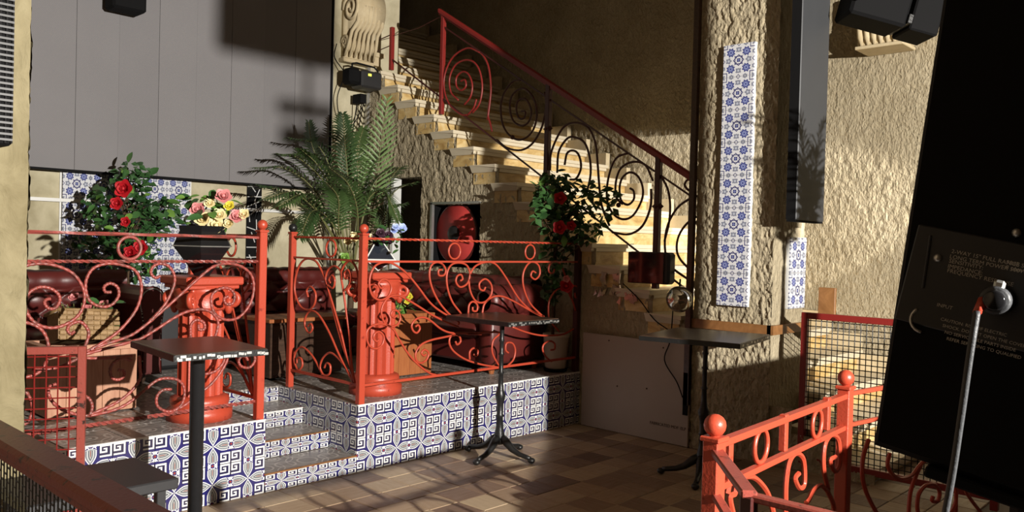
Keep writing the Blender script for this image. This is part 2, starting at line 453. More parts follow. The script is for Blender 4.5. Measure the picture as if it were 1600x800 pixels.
TR = {'front_right':[[(4.387,0.987),(4.207,1.069),(4.09,1.145),(3.975,1.261),(3.863,1.361),(3.756,1.423),(3.67,1.441),(3.586,1.417),(3.542,1.35),(3.538,1.27),(3.568,1.203),(3.635,1.174),(3.702,1.199),(3.73,1.259),(3.699,1.308),(3.648,1.319),(3.615,1.289),(3.638,1.257),(3.666,1.27)],[(4.389,0.943),(4.248,0.994),(4.112,1.051),(3.979,1.12),(3.869,1.173),(3.789,1.203),(3.711,1.192),(3.658,1.139),(3.646,1.079),(3.674,1.016),(3.735,0.982),(3.795,0.996),(3.817,1.044),(3.792,1.089),(3.749,1.095),(3.732,1.068),(3.759,1.046),(3.785,1.059)],[(4.174,0.594),(4.107,0.615),(3.993,0.689),(3.9,0.774),(3.816,0.878),(3.753,0.964),(3.666,1.003),(3.582,1.001),(3.525,0.964),(3.527,0.897),(3.561,0.848),(3.612,0.834),(3.661,0.861),(3.672,0.915),(3.633,0.951),(3.592,0.94),(3.584,0.907),(3.61,0.885),(3.632,0.897)],[(4.64,0.871),(4.431,0.893),(4.31,0.903),(4.211,0.938),(4.113,1.001),(4.037,1.033),(3.964,1.023),(3.925,0.982),(3.94,0.94),(3.976,0.923),(4.003,0.95),(3.988,0.979),(3.96,0.969)],[(4.37,0.885),(4.233,0.872),(4.118,0.86),(4.025,0.835),(3.972,0.783),(3.974,0.726),(4.02,0.697),(4.076,0.718),(4.093,0.766),(4.054,0.793),(4.024,0.772),(4.047,0.749),(4.069,0.758)],[(4.388,0.958),(4.387,0.987),(4.285,1.051),(4.185,1.142),(4.115,1.244),(4.083,1.344),(4.1,1.416),(4.156,1.441),(4.214,1.423),(4.245,1.379),(4.227,1.343),(4.178,1.343),(4.173,1.38),(4.206,1.384)],[(4.415,1.045),(4.322,1.137),(4.269,1.241),(4.256,1.343),(4.293,1.415),(4.372,1.437),(4.464,1.415),(4.501,1.34),(4.469,1.273),(4.398,1.25),(4.353,1.29),(4.365,1.334),(4.405,1.344),(4.422,1.311),(4.397,1.297)],[(4.841,0.591),(4.648,0.631),(4.479,0.684),(4.355,0.753),(4.303,0.816),(4.307,0.867),(4.35,0.886),(4.401,0.871),(4.417,0.83),(4.383,0.807),(4.362,0.834)],[(4.52,0.68),(4.518,0.74),(4.559,0.767),(4.606,0.741),(4.593,0.704),(4.561,0.719)],[(5.39,0.977),(5.265,1.016),(5.166,1.068),(5.045,1.16),(4.901,1.32),(4.786,1.422),(4.677,1.442),(4.551,1.407),(4.495,1.325),(4.505,1.221),(4.571,1.136),(4.667,1.125),(4.74,1.184),(4.737,1.261),(4.671,1.308),(4.608,1.279),(4.61,1.233),(4.653,1.217),(4.673,1.244)],[(5.377,0.973),(5.191,1.043),(5.0,1.122),(4.862,1.165),(4.752,1.161),(4.667,1.11),(4.644,1.035)],[(5.377,0.978),(5.213,1.091),(5.125,1.222),(5.109,1.334),(5.153,1.414),(5.223,1.446),(5.303,1.413),(5.32,1.34),(5.266,1.297),(5.209,1.325),(5.227,1.365),(5.271,1.352)],[(4.491,1.042),(4.499,1.109),(4.54,1.133),(4.587,1.105),(4.584,1.06),(4.542,1.062),(4.537,1.092)],[(5.818,1.009),(5.759,1.122),(5.672,1.294),(5.601,1.413),(5.522,1.449),(5.447,1.421),(5.437,1.363),(5.488,1.347),(5.512,1.38)],[(5.6,0.833),(5.466,0.949),(5.448,1.082),(5.496,1.164),(5.584,1.212),(5.69,1.192),(5.752,1.119)],[(5.746,1.123),(5.756,1.208),(5.803,1.232),(5.857,1.197),(5.859,1.145),(5.813,1.129),(5.798,1.169)],[(4.997,0.909),(5.151,0.86),(5.321,0.822),(5.472,0.808),(5.653,0.808),(5.798,0.847)],[(4.486,0.883),(4.84,0.874),(4.776,0.813),(4.768,0.721),(4.826,0.631),(4.879,0.584)],[(4.879,0.584),(4.94,0.59),(5.019,0.638),(5.039,0.716),(5.002,0.774),(4.933,0.779),(4.924,0.725),(4.959,0.698)],[(5.507,0.58),(5.429,0.629),(5.384,0.69),(5.399,0.738),(5.474,0.761),(5.539,0.735),(5.541,0.686),(5.49,0.682)]],'front_right_rings':[[(4.319,1.525),(4.385,1.526),(4.321,1.463)],[(5.184,1.529),(5.254,1.53),(5.186,1.468)]],'front_right_bars':[[(3.531,1.603),(4.671,1.602),(5.908,1.608)],[(3.536,1.445),(4.677,1.445),(5.914,1.464)],[(3.561,0.586),(4.708,0.59),(5.952,0.6)]],'front_left':[[(1.34,1.393),(1.391,1.422),(1.464,1.431),(1.548,1.413),(1.618,1.371),(1.663,1.296),(1.668,1.221),(1.639,1.156),(1.579,1.113),(1.511,1.098),(1.445,1.12),(1.403,1.167),(1.386,1.222),(1.398,1.275),(1.442,1.308),(1.491,1.307),(1.534,1.28),(1.549,1.243),(1.531,1.203),(1.497,1.199),(1.476,1.227),(1.484,1.245),(1.505,1.249)],[(1.66,0.95),(1.757,0.999),(1.848,1.06),(1.922,1.144),(1.959,1.22),(1.968,1.308),(1.937,1.387),(1.87,1.421),(1.786,1.431),(1.714,1.407),(1.679,1.351),(1.676,1.286),(1.699,1.229),(1.754,1.199),(1.808,1.206),(1.845,1.253),(1.839,1.301),(1.802,1.323),(1.77,1.307),(1.775,1.279),(1.807,1.275)],[(1.344,1.143),(1.42,1.122),(1.47,1.083),(1.496,1.017),(1.493,0.936),(1.457,0.875),(1.4,0.854),(1.348,0.859)],[(1.66,0.95),(1.693,1.041),(1.684,1.089),(1.648,1.123),(1.605,1.112),(1.588,1.085),(1.605,1.061),(1.623,1.074)],[(1.346,1.01),(1.374,1.008),(1.39,0.971),(1.379,0.936),(1.351,0.93)],[(1.349,0.806),(1.401,0.773),(1.427,0.698),(1.412,0.628),(1.364,0.608)],[(1.655,0.95),(1.761,0.989),(1.9,1.028),(1.976,1.072),(2.094,1.166),(2.194,1.253),(2.298,1.343),(2.384,1.41),(2.473,1.431),(2.565,1.415),(2.637,1.36),(2.656,1.273),(2.629,1.176),(2.56,1.104),(2.48,1.092),(2.412,1.126),(2.383,1.185),(2.387,1.248),(2.442,1.283),(2.499,1.277),(2.528,1.239),(2.518,1.191),(2.478,1.187),(2.461,1.219),(2.488,1.234)],[(1.664,0.945),(1.807,0.976),(1.958,1.009),(2.046,1.053),(2.146,1.113),(2.228,1.15),(2.313,1.162),(2.379,1.144),(2.424,1.089),(2.42,1.026),(2.404,0.985)],[(2.404,0.985),(2.361,0.936),(2.307,0.95),(2.263,0.994),(2.257,1.036),(2.261,1.077),(2.293,1.101),(2.336,1.083),(2.342,1.046),(2.31,1.043),(2.304,1.074)],[(2.015,1.105),(2.054,1.142),(2.113,1.215),(2.152,1.305),(2.153,1.365),(2.119,1.416),(2.068,1.431),(2.029,1.411),(2.02,1.377),(2.045,1.351),(2.075,1.361)],[(1.65,0.932),(1.734,0.922),(1.834,0.919),(1.923,0.92)],[(1.923,0.895),(1.868,0.91),(1.821,0.886),(1.808,0.846),(1.822,0.806),(1.856,0.795),(1.883,0.814),(1.879,0.842),(1.849,0.849)],[(1.962,0.917),(1.97,0.837),(1.971,0.794),(1.94,0.74),(1.872,0.684),(1.798,0.651),(1.706,0.622)],[(1.706,0.615),(1.839,0.632),(1.928,0.671),(2.011,0.733),(2.068,0.77),(2.127,0.775),(2.187,0.758),(2.222,0.717),(2.227,0.657),(2.206,0.608),(2.161,0.582)],[(2.151,0.71),(2.099,0.709),(2.067,0.676),(2.071,0.624),(2.116,0.588),(2.168,0.581)],[(2.168,0.584),(2.236,0.611),(2.313,0.662),(2.391,0.714),(2.454,0.785),(2.493,0.866),(2.467,0.938)],[(2.35,0.776),(2.413,0.788),(2.461,0.83),(2.477,0.883)],[(2.667,0.876),(2.673,0.828),(2.639,0.791),(2.587,0.8),(2.565,0.833),(2.582,0.863),(2.611,0.86),(2.625,0.836)],[(1.706,0.615),(1.719,0.661),(1.705,0.704),(1.672,0.729),(1.647,0.728)],[(1.706,0.615),(1.648,0.629),(1.585,0.658),(1.534,0.698),(1.503,0.755),(1.508,0.794),(1.539,0.804)],[(1.65,0.932),(1.606,0.912),(1.544,0.891),(1.483,0.883),(1.423,0.892)]],'front_left_rings':[[(1.915,1.516),(1.975,1.517),(1.917,1.459)]],'front_left_bars':[[(1.345,1.59),(2.031,1.591),(2.681,1.593)],[(1.348,1.444),(2.034,1.441),(2.684,1.44)],[(1.361,0.531),(1.656,0.567),(2.687,0.575)]],'side_right':[[(4.765,0.652),(4.912,0.881),(5.035,1.119),(5.113,1.281),(5.176,1.363),(5.253,1.428),(5.376,1.441),(5.467,1.386),(5.52,1.278),(5.516,1.173),(5.439,1.082),(5.33,1.064),(5.255,1.112),(5.243,1.189),(5.306,1.237),(5.36,1.208),(5.34,1.158)],[(4.914,0.93),(5.02,1.12),(5.104,1.262),(5.115,1.332),(5.074,1.384),(5.003,1.4),(4.931,1.365),(4.914,1.308)],[(5.104,1.262),(5.025,1.244),(5.005,1.304),(5.043,1.332),(5.076,1.3),(5.055,1.276)],[(4.811,0.915),(4.858,1.082),(4.897,1.227),(4.93,1.34),(4.891,1.416),(4.823,1.443),(4.753,1.397),(4.723,1.301),(4.761,1.235)],[(4.897,1.227),(4.83,1.276),(4.811,1.338),(4.848,1.38),(4.889,1.358),(4.879,1.318),(4.846,1.325)],[(4.736,0.592),(4.792,0.633),(4.936,0.779),(5.056,0.917),(5.177,1.024),(5.269,1.06),(5.344,1.037),(5.379,0.973),(5.355,0.915),(5.308,0.897),(5.273,0.931),(5.295,0.963),(5.334,0.942)],[(5.131,0.606),(5.224,0.696),(5.317,0.754),(5.412,0.779),(5.489,0.736),(5.508,0.663),(5.452,0.603),(5.397,0.641),(5.414,0.691),(5.465,0.689),(5.47,0.65)],[(4.736,0.592),(4.849,0.691),(4.949,0.753),(5.05,0.775),(5.136,0.723),(5.162,0.652),(5.116,0.607),(5.044,0.625),(5.038,0.684),(5.082,0.696),(5.11,0.659)],[(4.736,0.592),(4.782,0.731),(4.811,0.915)],[(4.736,0.592),(4.847,0.789),(4.914,0.93)]],'side_right_rings':[[(5.094,1.526),(5.025,1.527),(5.091,1.46)]],'side_right_bars':[[(5.509,1.601),(4.685,1.606)],[(5.503,1.451),(4.679,1.448)],[(5.548,0.59),(4.705,0.592)]],'stair':[[(5.911,2.816),(5.885,2.974),(5.874,3.134),(5.907,3.322),(5.966,3.433),(6.035,3.5)],[(5.842,2.696),(5.875,2.79),(5.903,2.861),(5.883,3.02)],[(6.131,2.904),(6.033,2.989),(5.996,3.147),(6.038,3.315),(6.132,3.42),(6.27,3.456),(6.408,3.419),(6.486,3.297),(6.459,3.149),(6.342,3.054)],[(6.198,2.891),(6.115,2.95),(6.075,3.039)],[(6.035,3.5),(6.223,3.573),(6.43,3.518),(6.549,3.377),(6.569,3.209),(6.483,3.031),(6.302,2.907),(6.198,2.891)],[(6.253,2.998),(6.164,3.072),(6.141,3.186),(6.196,3.298),(6.29,3.34),(6.379,3.296),(6.376,3.2),(6.304,3.152),(6.236,3.185),(6.252,3.251),(6.315,3.248)],[(5.163,3.014),(5.141,2.882),(5.186,2.691),(5.297,2.547),(5.444,2.49),(5.63,2.523),(5.775,2.611)],[(5.468,3.161),(5.575,3.158),(5.681,3.068),(5.729,2.937),(5.694,2.753),(5.587,2.632),(5.448,2.59),(5.315,2.647),(5.253,2.784),(5.282,2.939),(5.374,3.047),(5.465,3.079),(5.571,3.034),(5.607,2.926),(5.562,2.787),(5.453,2.723),(5.358,2.749),(5.322,2.833),(5.355,2.924),(5.417,2.979),(5.498,2.964),(5.519,2.884),(5.48,2.798),(5.41,2.797),(5.403,2.852),(5.452,2.862)],[(5.07,2.281),(5.06,2.452),(4.94,2.651),(4.802,2.7),(4.649,2.653),(4.555,2.517),(4.52,2.329),(4.499,2.165),(4.463,1.956),(4.371,1.771)],[(4.983,2.254),(4.971,2.447),(4.874,2.562),(4.782,2.568),(4.674,2.513),(4.61,2.38),(4.595,2.215),(4.642,2.029)],[(4.897,2.323),(4.87,2.429),(4.793,2.449),(4.73,2.398),(4.705,2.29),(4.754,2.197),(4.83,2.188)],[(4.196,2.393),(4.32,2.354),(4.391,2.208),(4.408,2.024),(4.346,1.886),(4.232,1.828),(4.123,1.862),(4.039,1.995),(4.038,2.106),(4.094,2.197),(4.177,2.227),(4.25,2.18),(4.274,2.09),(4.251,1.987),(4.181,1.952),(4.123,1.996),(4.125,2.064),(4.164,2.092)],[(3.933,2.147),(4.017,2.283),(4.139,2.315),(4.261,2.271),(4.313,2.159),(4.308,2.022),(4.236,1.957)],[(3.95,2.082),(3.952,1.927),(4.026,1.772),(4.159,1.7),(4.34,1.714)],[(3.857,2.189),(3.789,2.078),(3.76,1.947),(3.767,1.795),(3.805,1.643)],[(3.492,2.017),(3.587,1.987),(3.696,1.914),(3.779,1.774),(3.799,1.599),(3.743,1.449),(3.565,1.339)],[(3.51,1.849),(3.605,1.785),(3.671,1.688),(3.685,1.58),(3.644,1.496),(3.544,1.414)],[(3.519,2.102),(3.593,2.147),(3.628,2.106),(3.59,2.062),(3.554,2.082)]],'stair_bars':[[(6.626,4.007),(5.126,3.088),(3.546,2.164)],[(6.6,3.855),(5.113,2.956),(3.553,2.005)],[(6.572,3.101),(5.078,2.17),(4.143,1.596)],[(3.735,1.369),(3.527,1.25)]]}
TR.update({'low_mid':[[(0.235,0.869),(0.303,0.855),(0.368,0.823),(0.437,0.771),(0.493,0.694),(0.516,0.625)],[(0.624,0.597),(0.615,0.665),(0.609,0.772),(0.639,0.845),(0.713,0.858),(0.785,0.818),(0.803,0.731),(0.754,0.721),(0.702,0.766),(0.739,0.779)],[(1.089,0.642),(1.022,0.744),(1.025,0.831),(1.09,0.86),(1.174,0.842),(1.215,0.798),(1.223,0.72),(1.165,0.701),(1.1,0.758),(1.17,0.76)],[(0.83,0.649),(0.86,0.656),(0.91,0.68),(0.996,0.68),(1.078,0.64)],[(1.082,0.48),(1.168,0.549),(1.078,0.64)],[(0.102,0.844),(0.121,0.875),(0.163,0.86),(0.158,0.832),(0.124,0.828),(0.148,0.776),(0.18,0.734)]],'low_mid_bars':[[(0.05,1.013),(1.345,0.991)],[(0.212,0.879),(1.359,0.863)],[(0.367,0.937),(0.429,0.926),(0.362,0.992)],[(0.927,0.941),(0.993,0.93),(0.923,0.987)],[(0.564,0.99),(0.572,0.894)],[(1.029,1.02),(1.041,0.894)]],'low_right':[[(0.205,0.788),(0.163,0.718),(0.16,0.639),(0.196,0.561),(0.28,0.465),(0.349,0.404)],[(0.395,0.702),(0.378,0.655),(0.418,0.607),(0.505,0.568),(0.61,0.569),(0.68,0.602),(0.753,0.617),(0.908,0.577),(1.013,0.507),(1.081,0.422),(1.066,0.342),(0.949,0.29)],[(0.59,0.358),(0.593,0.443),(0.606,0.501),(0.647,0.555),(0.698,0.608)],[(0.717,0.334),(0.677,0.394),(0.681,0.463),(0.743,0.496),(0.837,0.489),(0.899,0.444),(0.882,0.401),(0.824,0.412),(0.832,0.432)],[(1.07,0.553),(1.082,0.404),(1.089,0.264)],[(1.093,0.532),(1.21,0.382),(1.396,0.244)]]})
FRONDS = [[(5.41,7.3,1.28),(5.51,7.27,1.9),(5.55,7.23,2.46),(5.62,7.2,3.13)],[(5.37,7.3,1.28),(5.59,7.28,1.98),(5.87,7.27,2.4),(6.25,7.25,2.58)],[(5.37,7.3,1.28),(5.55,7.2,1.76),(5.66,7.1,2.11),(5.87,7.0,2.23)],[(5.24,7.3,1.28),(5.06,7.3,2.08),(4.85,7.3,2.52),(4.49,7.3,2.58)],[(5.2,7.3,1.28),(4.88,7.32,2.0),(4.51,7.33,2.27),(4.15,7.35,2.26)],[(5.2,7.3,1.28),(4.79,7.23,1.8),(4.34,7.17,2.03),(4.03,7.1,2.08)],[(5.24,7.3,1.28),(4.86,7.17,1.74),(4.41,7.03,2.02),(4.0,6.9,1.94)],[(5.28,7.3,1.28),(5.24,7.33,2.09),(5.21,7.37,2.57),(5.19,7.4,2.92)],[(5.28,7.3,1.28),(5.38,7.35,2.1),(5.39,7.4,2.52),(5.5,7.45,2.81)],[(5.24,7.3,1.28),(5.02,7.3,2.15),(4.78,7.3,2.48),(4.71,7.3,2.76)],[(5.28,7.3,1.28),(5.38,7.23,1.9),(5.45,7.17,2.2),(5.59,7.1,2.37)],[(5.24,7.3,1.28),(4.81,7.15,1.77),(4.48,7.0,2.01),(4.12,6.85,1.88)],[(5.24,7.3,1.28),(4.91,7.13,1.74),(4.57,6.97,1.86),(4.32,6.8,1.59)],[(5.28,7.3,1.28),(5.54,7.18,1.63),(5.55,7.07,1.9),(5.69,6.95,1.99)],[(5.27,7.3,1.28),(5.1,7.23,1.88),(4.77,7.17,2.3),(4.5,7.1,2.46)],[(5.3,7.3,1.28),(5.25,7.17,1.82),(5.03,7.03,2.14),(4.7,6.9,2.29)],[(5.3,7.3,1.28),(5.32,7.13,1.96),(5.42,6.97,2.1),(5.49,6.8,1.8)],[(5.24,7.3,1.28),(5.0,7.15,1.68),(4.88,7.0,2.0),(4.63,6.85,2.14)],[(5.27,7.3,1.28),(4.96,7.27,2.07),(4.59,7.23,2.37),(4.3,7.2,2.4)],[(5.28,7.3,1.28),(5.36,7.32,1.9),(5.49,7.33,2.38),(5.71,7.35,2.6)]]
PAPTS = {'TL': (0.8573, 0.2489, 1.8861), 'BL': (0.8449, 0.3008, 1.4085), 'BR': (0.8612, 0.184, 1.3846), 'plateTL': (0.8522, 0.266, 1.6283), 'plateBR': (0.8663, 0.1576, 1.51), 'screw1': (0.8543, 0.2485, 1.5962), 'screw2': (0.8634, 0.1858, 1.6209), 'trimA': (0.8536, 0.2552, 1.6174), 'trimB': (0.8524, 0.2601, 1.567), 't1': (0.8559, 0.2374, 1.6014), 't2': (0.8557, 0.2388, 1.5965), 't3': (0.8556, 0.2392, 1.5923), 't4': (0.8554, 0.2401, 1.5874), 't5': (0.8553, 0.2405, 1.5832), 't6': (0.8621, 0.1933, 1.5927), 't7': (0.862, 0.1936, 1.5881), 't8': (0.8539, 0.248, 1.5506), 't9': (0.8543, 0.2444, 1.5375), 'plug': (0.861, 0.1982, 1.5598), 'hook': (0.8524, 0.2579, 1.5365)}
# ================================================================ THE SETTING
ZP = .46                     # platform height
fl = struct('floor', M().box(-4, 12, -8, 10.5, -.12, -.012), 'grout', label='dark brown block floor of the lower bar area')
bm_ = meshdata('floor_block', M().bbox(-.113, .113, -.113, .113, -.02, 0, .004), 'floorblock')
cnt = 0
for j in range(14):
    for i in range(21):
        x = 1.45+i*.23+.115; y = 4.63-.115-j*.23
        if cnt >= 294: break
        o = bpy.data.objects.new('floor_block', bm_); COL.objects.link(o); o.location = (x, y, rng.uniform(-.0015, .0015)-.0); o.parent = fl; cnt += 1
        if (i+j) % 2: o.rotation_euler.z = PI/2
m = M()
for j in range(-2, 14):
    for i in range(-3, 40):
        x = 1.45+i*.23+.115; y = 4.63-.115-j*.23
        if 0 <= i < 21 and 0 <= j < 14: continue
        if x < 12 and y > 0: m.box(x-.113, x+.113, y-.113, y+.113, -.02, 0)
o = obj('block_paving', m, 'floorblock', fl); o['kind'] = 'stuff'
ceil = struct('ceiling', M().box(-4, 12, -8, 11, 5.6, 5.7), 'stucco_dark')
struct('wall_left', M().box(-.6, -.5, -8, 10, 0, 5.6), 'stucco_dark')
struct('wall_rear', M().box(-4, 12, -8.1, -8, 0, 5.6), 'stucco_dark')
# back wall
struct('wall_back', M().box(-.5, 6.3, 7.875, 8.05, 0, 5.6), 'plaster', label='mottled beige plaster wall behind the seating platform')
struct('wall_stairwell', M().box(6.0, 8.3, 10.4, 10.5, 0, 5.6), 'stucco_dark')
# far wall along the stair, raked by light
m = rough_wall('x', 8.15, .5, 10.4, 0, 5.6, .017, .013, -1, None, 5, 24)
struct('wall_right', m, 'stucco', True, label='tan trowelled stucco wall beside the staircase')
# wall panel seams + white rail
tr = struct('trim_1', M().box(1.0, 5.3, 7.84, 7.872, 1.855, 1.885), 'white', label='thin white rail along the beige back wall')
struct('trim_2', M().box(2.585, 2.60, 7.86, 7.874, .46, 2.14), 'white')
struct('trim_3', M().box(3.755, 3.77, 7.86, 7.874, .46, 2.14), 'white')
struct('trim_4', M().box(5.30, 5.335, 7.80, 7.872, .46, 5.5), 'steel', label='pale vertical conduit at the right edge of the grey screen')
struct('trim_5', M().box(5.82, 5.86, 7.83, 7.872, .46, 3.6), 'steel', label='pale vertical pipe in the corner beside the stair wall')
# floral tile panel
pan = struct('wall_tile_panel', M().box(2.605, 3.755, 7.862, 7.875, .9, 2.15), 'grout', label='blue and white floral tile panel on the back wall')
fm = meshdata('tile', M().bbox(-.1315, .1315, -.008, .008, -.1315, .1315, .002), 'flowertile')
for i in range(5):
    for j in range(5):
        xx = 2.605+.115+i*.23
        o = bpy.data.objects.new('tile', fm); COL.objects.link(o); o.location = (2.605+.115+i*.2300, 7.858, 2.02-j*.265); o.scale = (.2285/.263, 1, 1); o.parent = pan
# ---- platform
plat = struct('platform', M().box(3.452, 5.87, 4.662, 7.87, 0, ZP-.012).box(-.4, 2.728, 4.662, 7.87, 0, ZP-.012).box(2.728, 3.452, 5.66, 7.87, 0, ZP-.012), 'grout', label='raised seating platform faced with patterned tiles')
km = meshdata('tile', M().bbox(-.1145, .1145, -.006, .006, -.1145, .1145, .002), 'keytile')
def ktile(x, y, z, face='y', sx=1, sz=1, par=plat):
    o = bpy.data.objects.new('tile', km); COL.objects.link(o); o.location = (x, y, z)
    if face == 'x': o.rotation_euler.z = -PI/2
    o.scale = (sx, 1, sz); o.parent = par
for j in range(2):
    z = .115+j*.23-.001
    for i in range(10): ktile(3.44+.115+i*.2305, 4.655, z)
    ktile(3.44+10*.2305+.063, 4.655, z, sx=.53)
    for i in range(10): ktile(2.74-.115-i*.2305, 4.655, z)
    for i in range(5): ktile(3.446, 4.66+.115+i*.2305, z, 'x')
    for i in range(4): ktile(2.734, 4.66+.115+i*.2305, z, 'x')
gm = meshdata('floor_tile', M().bbox(-.163, .163, -.163, .163, -.014, 0, .003), 'greytile')
for j in range(9):
    for i in range(19):
        x = 5.87-.165-i*.33; y = 4.662+.165+j*.33
        if 2.72 < x+.05 and x-.05 < 3.46 and y < 5.66:
            continue
        if x < .3: continue
        o = bpy.data.objects.new('floor_tile', gm); COL.objects.link(o); o.location = (x, y, ZP); o.parent = plat
# edge pieces next to the stairwell
for (x0, x1) in ((2.56, 2.735), (3.445, 3.56)):
    obj('edge_strip', M().box(x0, x1, 4.66, 5.66, ZP-.012, ZP-.001), 'greytile', plat)
obj('white_edge', M().box(3.44, 5.87, 4.648, 4.664, ZP-.006, ZP+.003), 'white', plat); obj('white_edge', M().box(-.3, 2.74, 4.648, 4.664, ZP-.006, ZP+.003), 'white', plat)
# ---- entry steps, four risers
st = struct('entry_steps', M().box(2.742, 3.438, 4.66, 5.66, 0, .05), 'grout', label='tiled steps rising between the red railings onto the platform')
for k in range(4):
    y = 4.655+k*.335; z0 = k*.115
    if k < 3:
        obj('tread', M().box(2.742, 3.438, y+.004, 5.66, z0, z0+.112), 'greytile', st)
        obj('nosing', M().box(2.742, 3.438, y-.006, y+.010, z0+.108, z0+.1155), 'wood_band' if k < 2 else 'white', st)
    for i in range(3):
        ktile(2.742+.116+i*.232, y-.002+(.006 if k == 3 else 0), z0+.0545, sz=.46, par=st)
# ---- stringer wall of the stair (x = 5.87) with doorway and niche
RUN, RISE = .3065, .18867
def zline(y): return 3.5+(7.577-y)*-.0-(7.577-y)*RISE/RUN
def keep(y, z):
    k = math.floor((7.577-y)/RUN)+1          # tread covering this y
    zt = 3.5-RISE*k
    if z > zt-.04: return False
    if 6.90 < y < 7.407 and .46 < z < 2.29: return False
    if 5.99 < y < 6.70 and 1.33 < z < 1.985: return False
    return True
m = rough_wall('x', 5.875, 1.0, 7.875, 0, 3.72, .014, .018, -1, keep, 3, 18)
ws = struct('wall_stair', m, 'stucco', True, label='rough tan stucco wall under the staircase')
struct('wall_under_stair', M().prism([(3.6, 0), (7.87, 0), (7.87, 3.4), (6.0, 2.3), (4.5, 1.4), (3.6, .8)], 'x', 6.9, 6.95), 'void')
# door jamb + dark room
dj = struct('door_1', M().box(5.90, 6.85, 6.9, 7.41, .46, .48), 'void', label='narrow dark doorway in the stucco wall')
obj('jamb', M().box(5.86, 5.97, 7.355, 7.40, .46, 2.29), 'white', dj)
obj('jamb', M().box(5.84, 5.88, 7.44, 7.50, .46, 2.25), 'steel', dj)
obj('door_lining', M().box(5.88, 6.3, 6.885, 6.90, .46, 2.29).box(5.88, 6.3, 6.885, 7.41, 2.29, 2.31), 'stucco', dj)
# niche with lining
nb = struct('wall_niche', M().box(6.25, 6.27, 5.97, 6.72, 1.31, 2.0).box(5.88, 6.26, 5.97, 5.99, 1.31, 2.0).box(5.88, 6.26, 6.7, 6.72, 1.31, 2.0).box(5.88, 6.26, 5.97, 6.72, 1.985, 2.0).box(5.88, 6.26, 5.97, 6.72, 1.31, 1.33), 'black')
obj('niche_frame', M().box(5.85, 5.885, 6.69, 6.72, 1.33, 2.0).box(5.85, 5.885, 5.985, 6.72, 1.985, 2.01), 'steel', nb)
fan = thing('loudspeaker', 'round red loudspeaker cone mounted in the square wall niche', 'speaker', (6.1, 6.32, 1.68))
obj('cone', M().lathe([(.30, 0), (.305, -.03), (.27, -.05), (.10, -.02), (.09, -.03)], (5.93, 6.40, 1.68), 36, axis='x'), 'disc', fan, True)
obj('dust_cap', M().ball((5.90, 6.40, 1.68), .085, sq=(.5, 1, 1)), 'iron', fan, True)
obj('surround', M().tube([(5.945, 6.40+.30*math.cos(a), 1.68+.31*math.sin(a)) for a in np.linspace(0, 2*PI, 40)], .016), 'maroon', fan, True)
# ---- staircase
sc = struct('staircase', M().box(5.89, 8.1, 2.2, 2.3, 0, .04), 'grout', label='marble staircase climbing to the left along the stucco wall')
trp = [(-.02, -.030), (.0, 0), (.0, -.0)]
prof = [(0, 0), (0, -.034), (.018, -.038), (.020, -.068), (.045, -.074), (.36, -.074), (.36, 0)]
for k in range(-6, 19):
    Y = 7.577-RUN*k; Z = 3.5-RISE*k
    if Z < .05: break
    xr = 8.06; xl = 6.3 if Y > 7.9 else (5.815 if Y > 3.5 else (6.395 if Y > 2.5 else 5.95))
    tm = M().prism([(Y+a, Z+b) for a, b in prof], 'x', xl, xr)
    # moulded side: lower fillet steps in
    n = len(prof)
    for q in (2, 3):
        for s_ in (0,):
            p = tm.v[q]; tm.v[q] = (xl+.018, p[1], p[2])
    p = tm.v[4]; tm.v[4] = (xl+.04, p[1], p[2]); p = tm.v[5]; tm.v[5] = (xl+.04, p[1], p[2])
    obj('tread', tm, 'tread', sc)
    obj('riser', M().box(5.868 if 3.5 < Y < 7.9 else xl+.02, 8.05, Y+.05, Y+.35, Z-RISE, Z-.070), 'riser', sc)
    # stepped skirting against the wall
    obj('skirting', M().box(8.05, 8.125, Y+.03, Y+.34, Z-.19, Z+.15), 'stone', sc)
struct('landing_base', M().box(5.875, 5.98, 7.80, 7.874, 3.60, 3.70).box(5.80, 6.02, 7.78, 7.874, 3.70, 3.75), 'stone', label='stone plinth at the head of the stair by the carved bracket')
# little bracket under a tread
tag(obj('stone_knob', M().lathe([(.012, 0), (.03, .03), (.035, .08), (.02, .12), (.03, .15), (.01, .17)], (5.86, 5.17, 1.97), 12), 'stone', None, True), 'small carved stone knob under the end of a stair tread', 'ornament')
# ---- right pillar
def pillar():
    m = rough_wall('x', 5.852, 2.84, 3.50, 0, 4.4, .008, .018, -1, None, 11, 20)
    m2 = rough_wall('y', 2.842, 5.852, 6.385, 0, 4.4, .012, .008, -1, None, 12, 12)
    p = struct('pillar', m, 'stucco', True, label='square stucco pillar to the right of the staircase')
    obj('right_face', m2, 'stucco', p, True)
    obj('core', M().box(5.865, 6.385, 2.855, 3.5, 0, 5.6).box(5.85, 6.39, 2.84, 3.5, 4.4, 5.6), 'stucco', p)
    obj('band', M().box(5.825, 5.87, 2.83, 3.50, .965, 1.035).box(5.825, 6.40, 2.81, 2.86, .965, 1.035), 'wood_band', p, label='amber wooden band around the pillar')
pillar()
struct('trim_6', M().box(5.80, 5.845, 3.50, 3.545, .34, 5.6), 'wood_dark', label='dark vertical pipe on the left edge of the pillar')
struct('trim_7', M().box(5.80, 5.845, 3.505, 3.545, .26, .60), 'black')
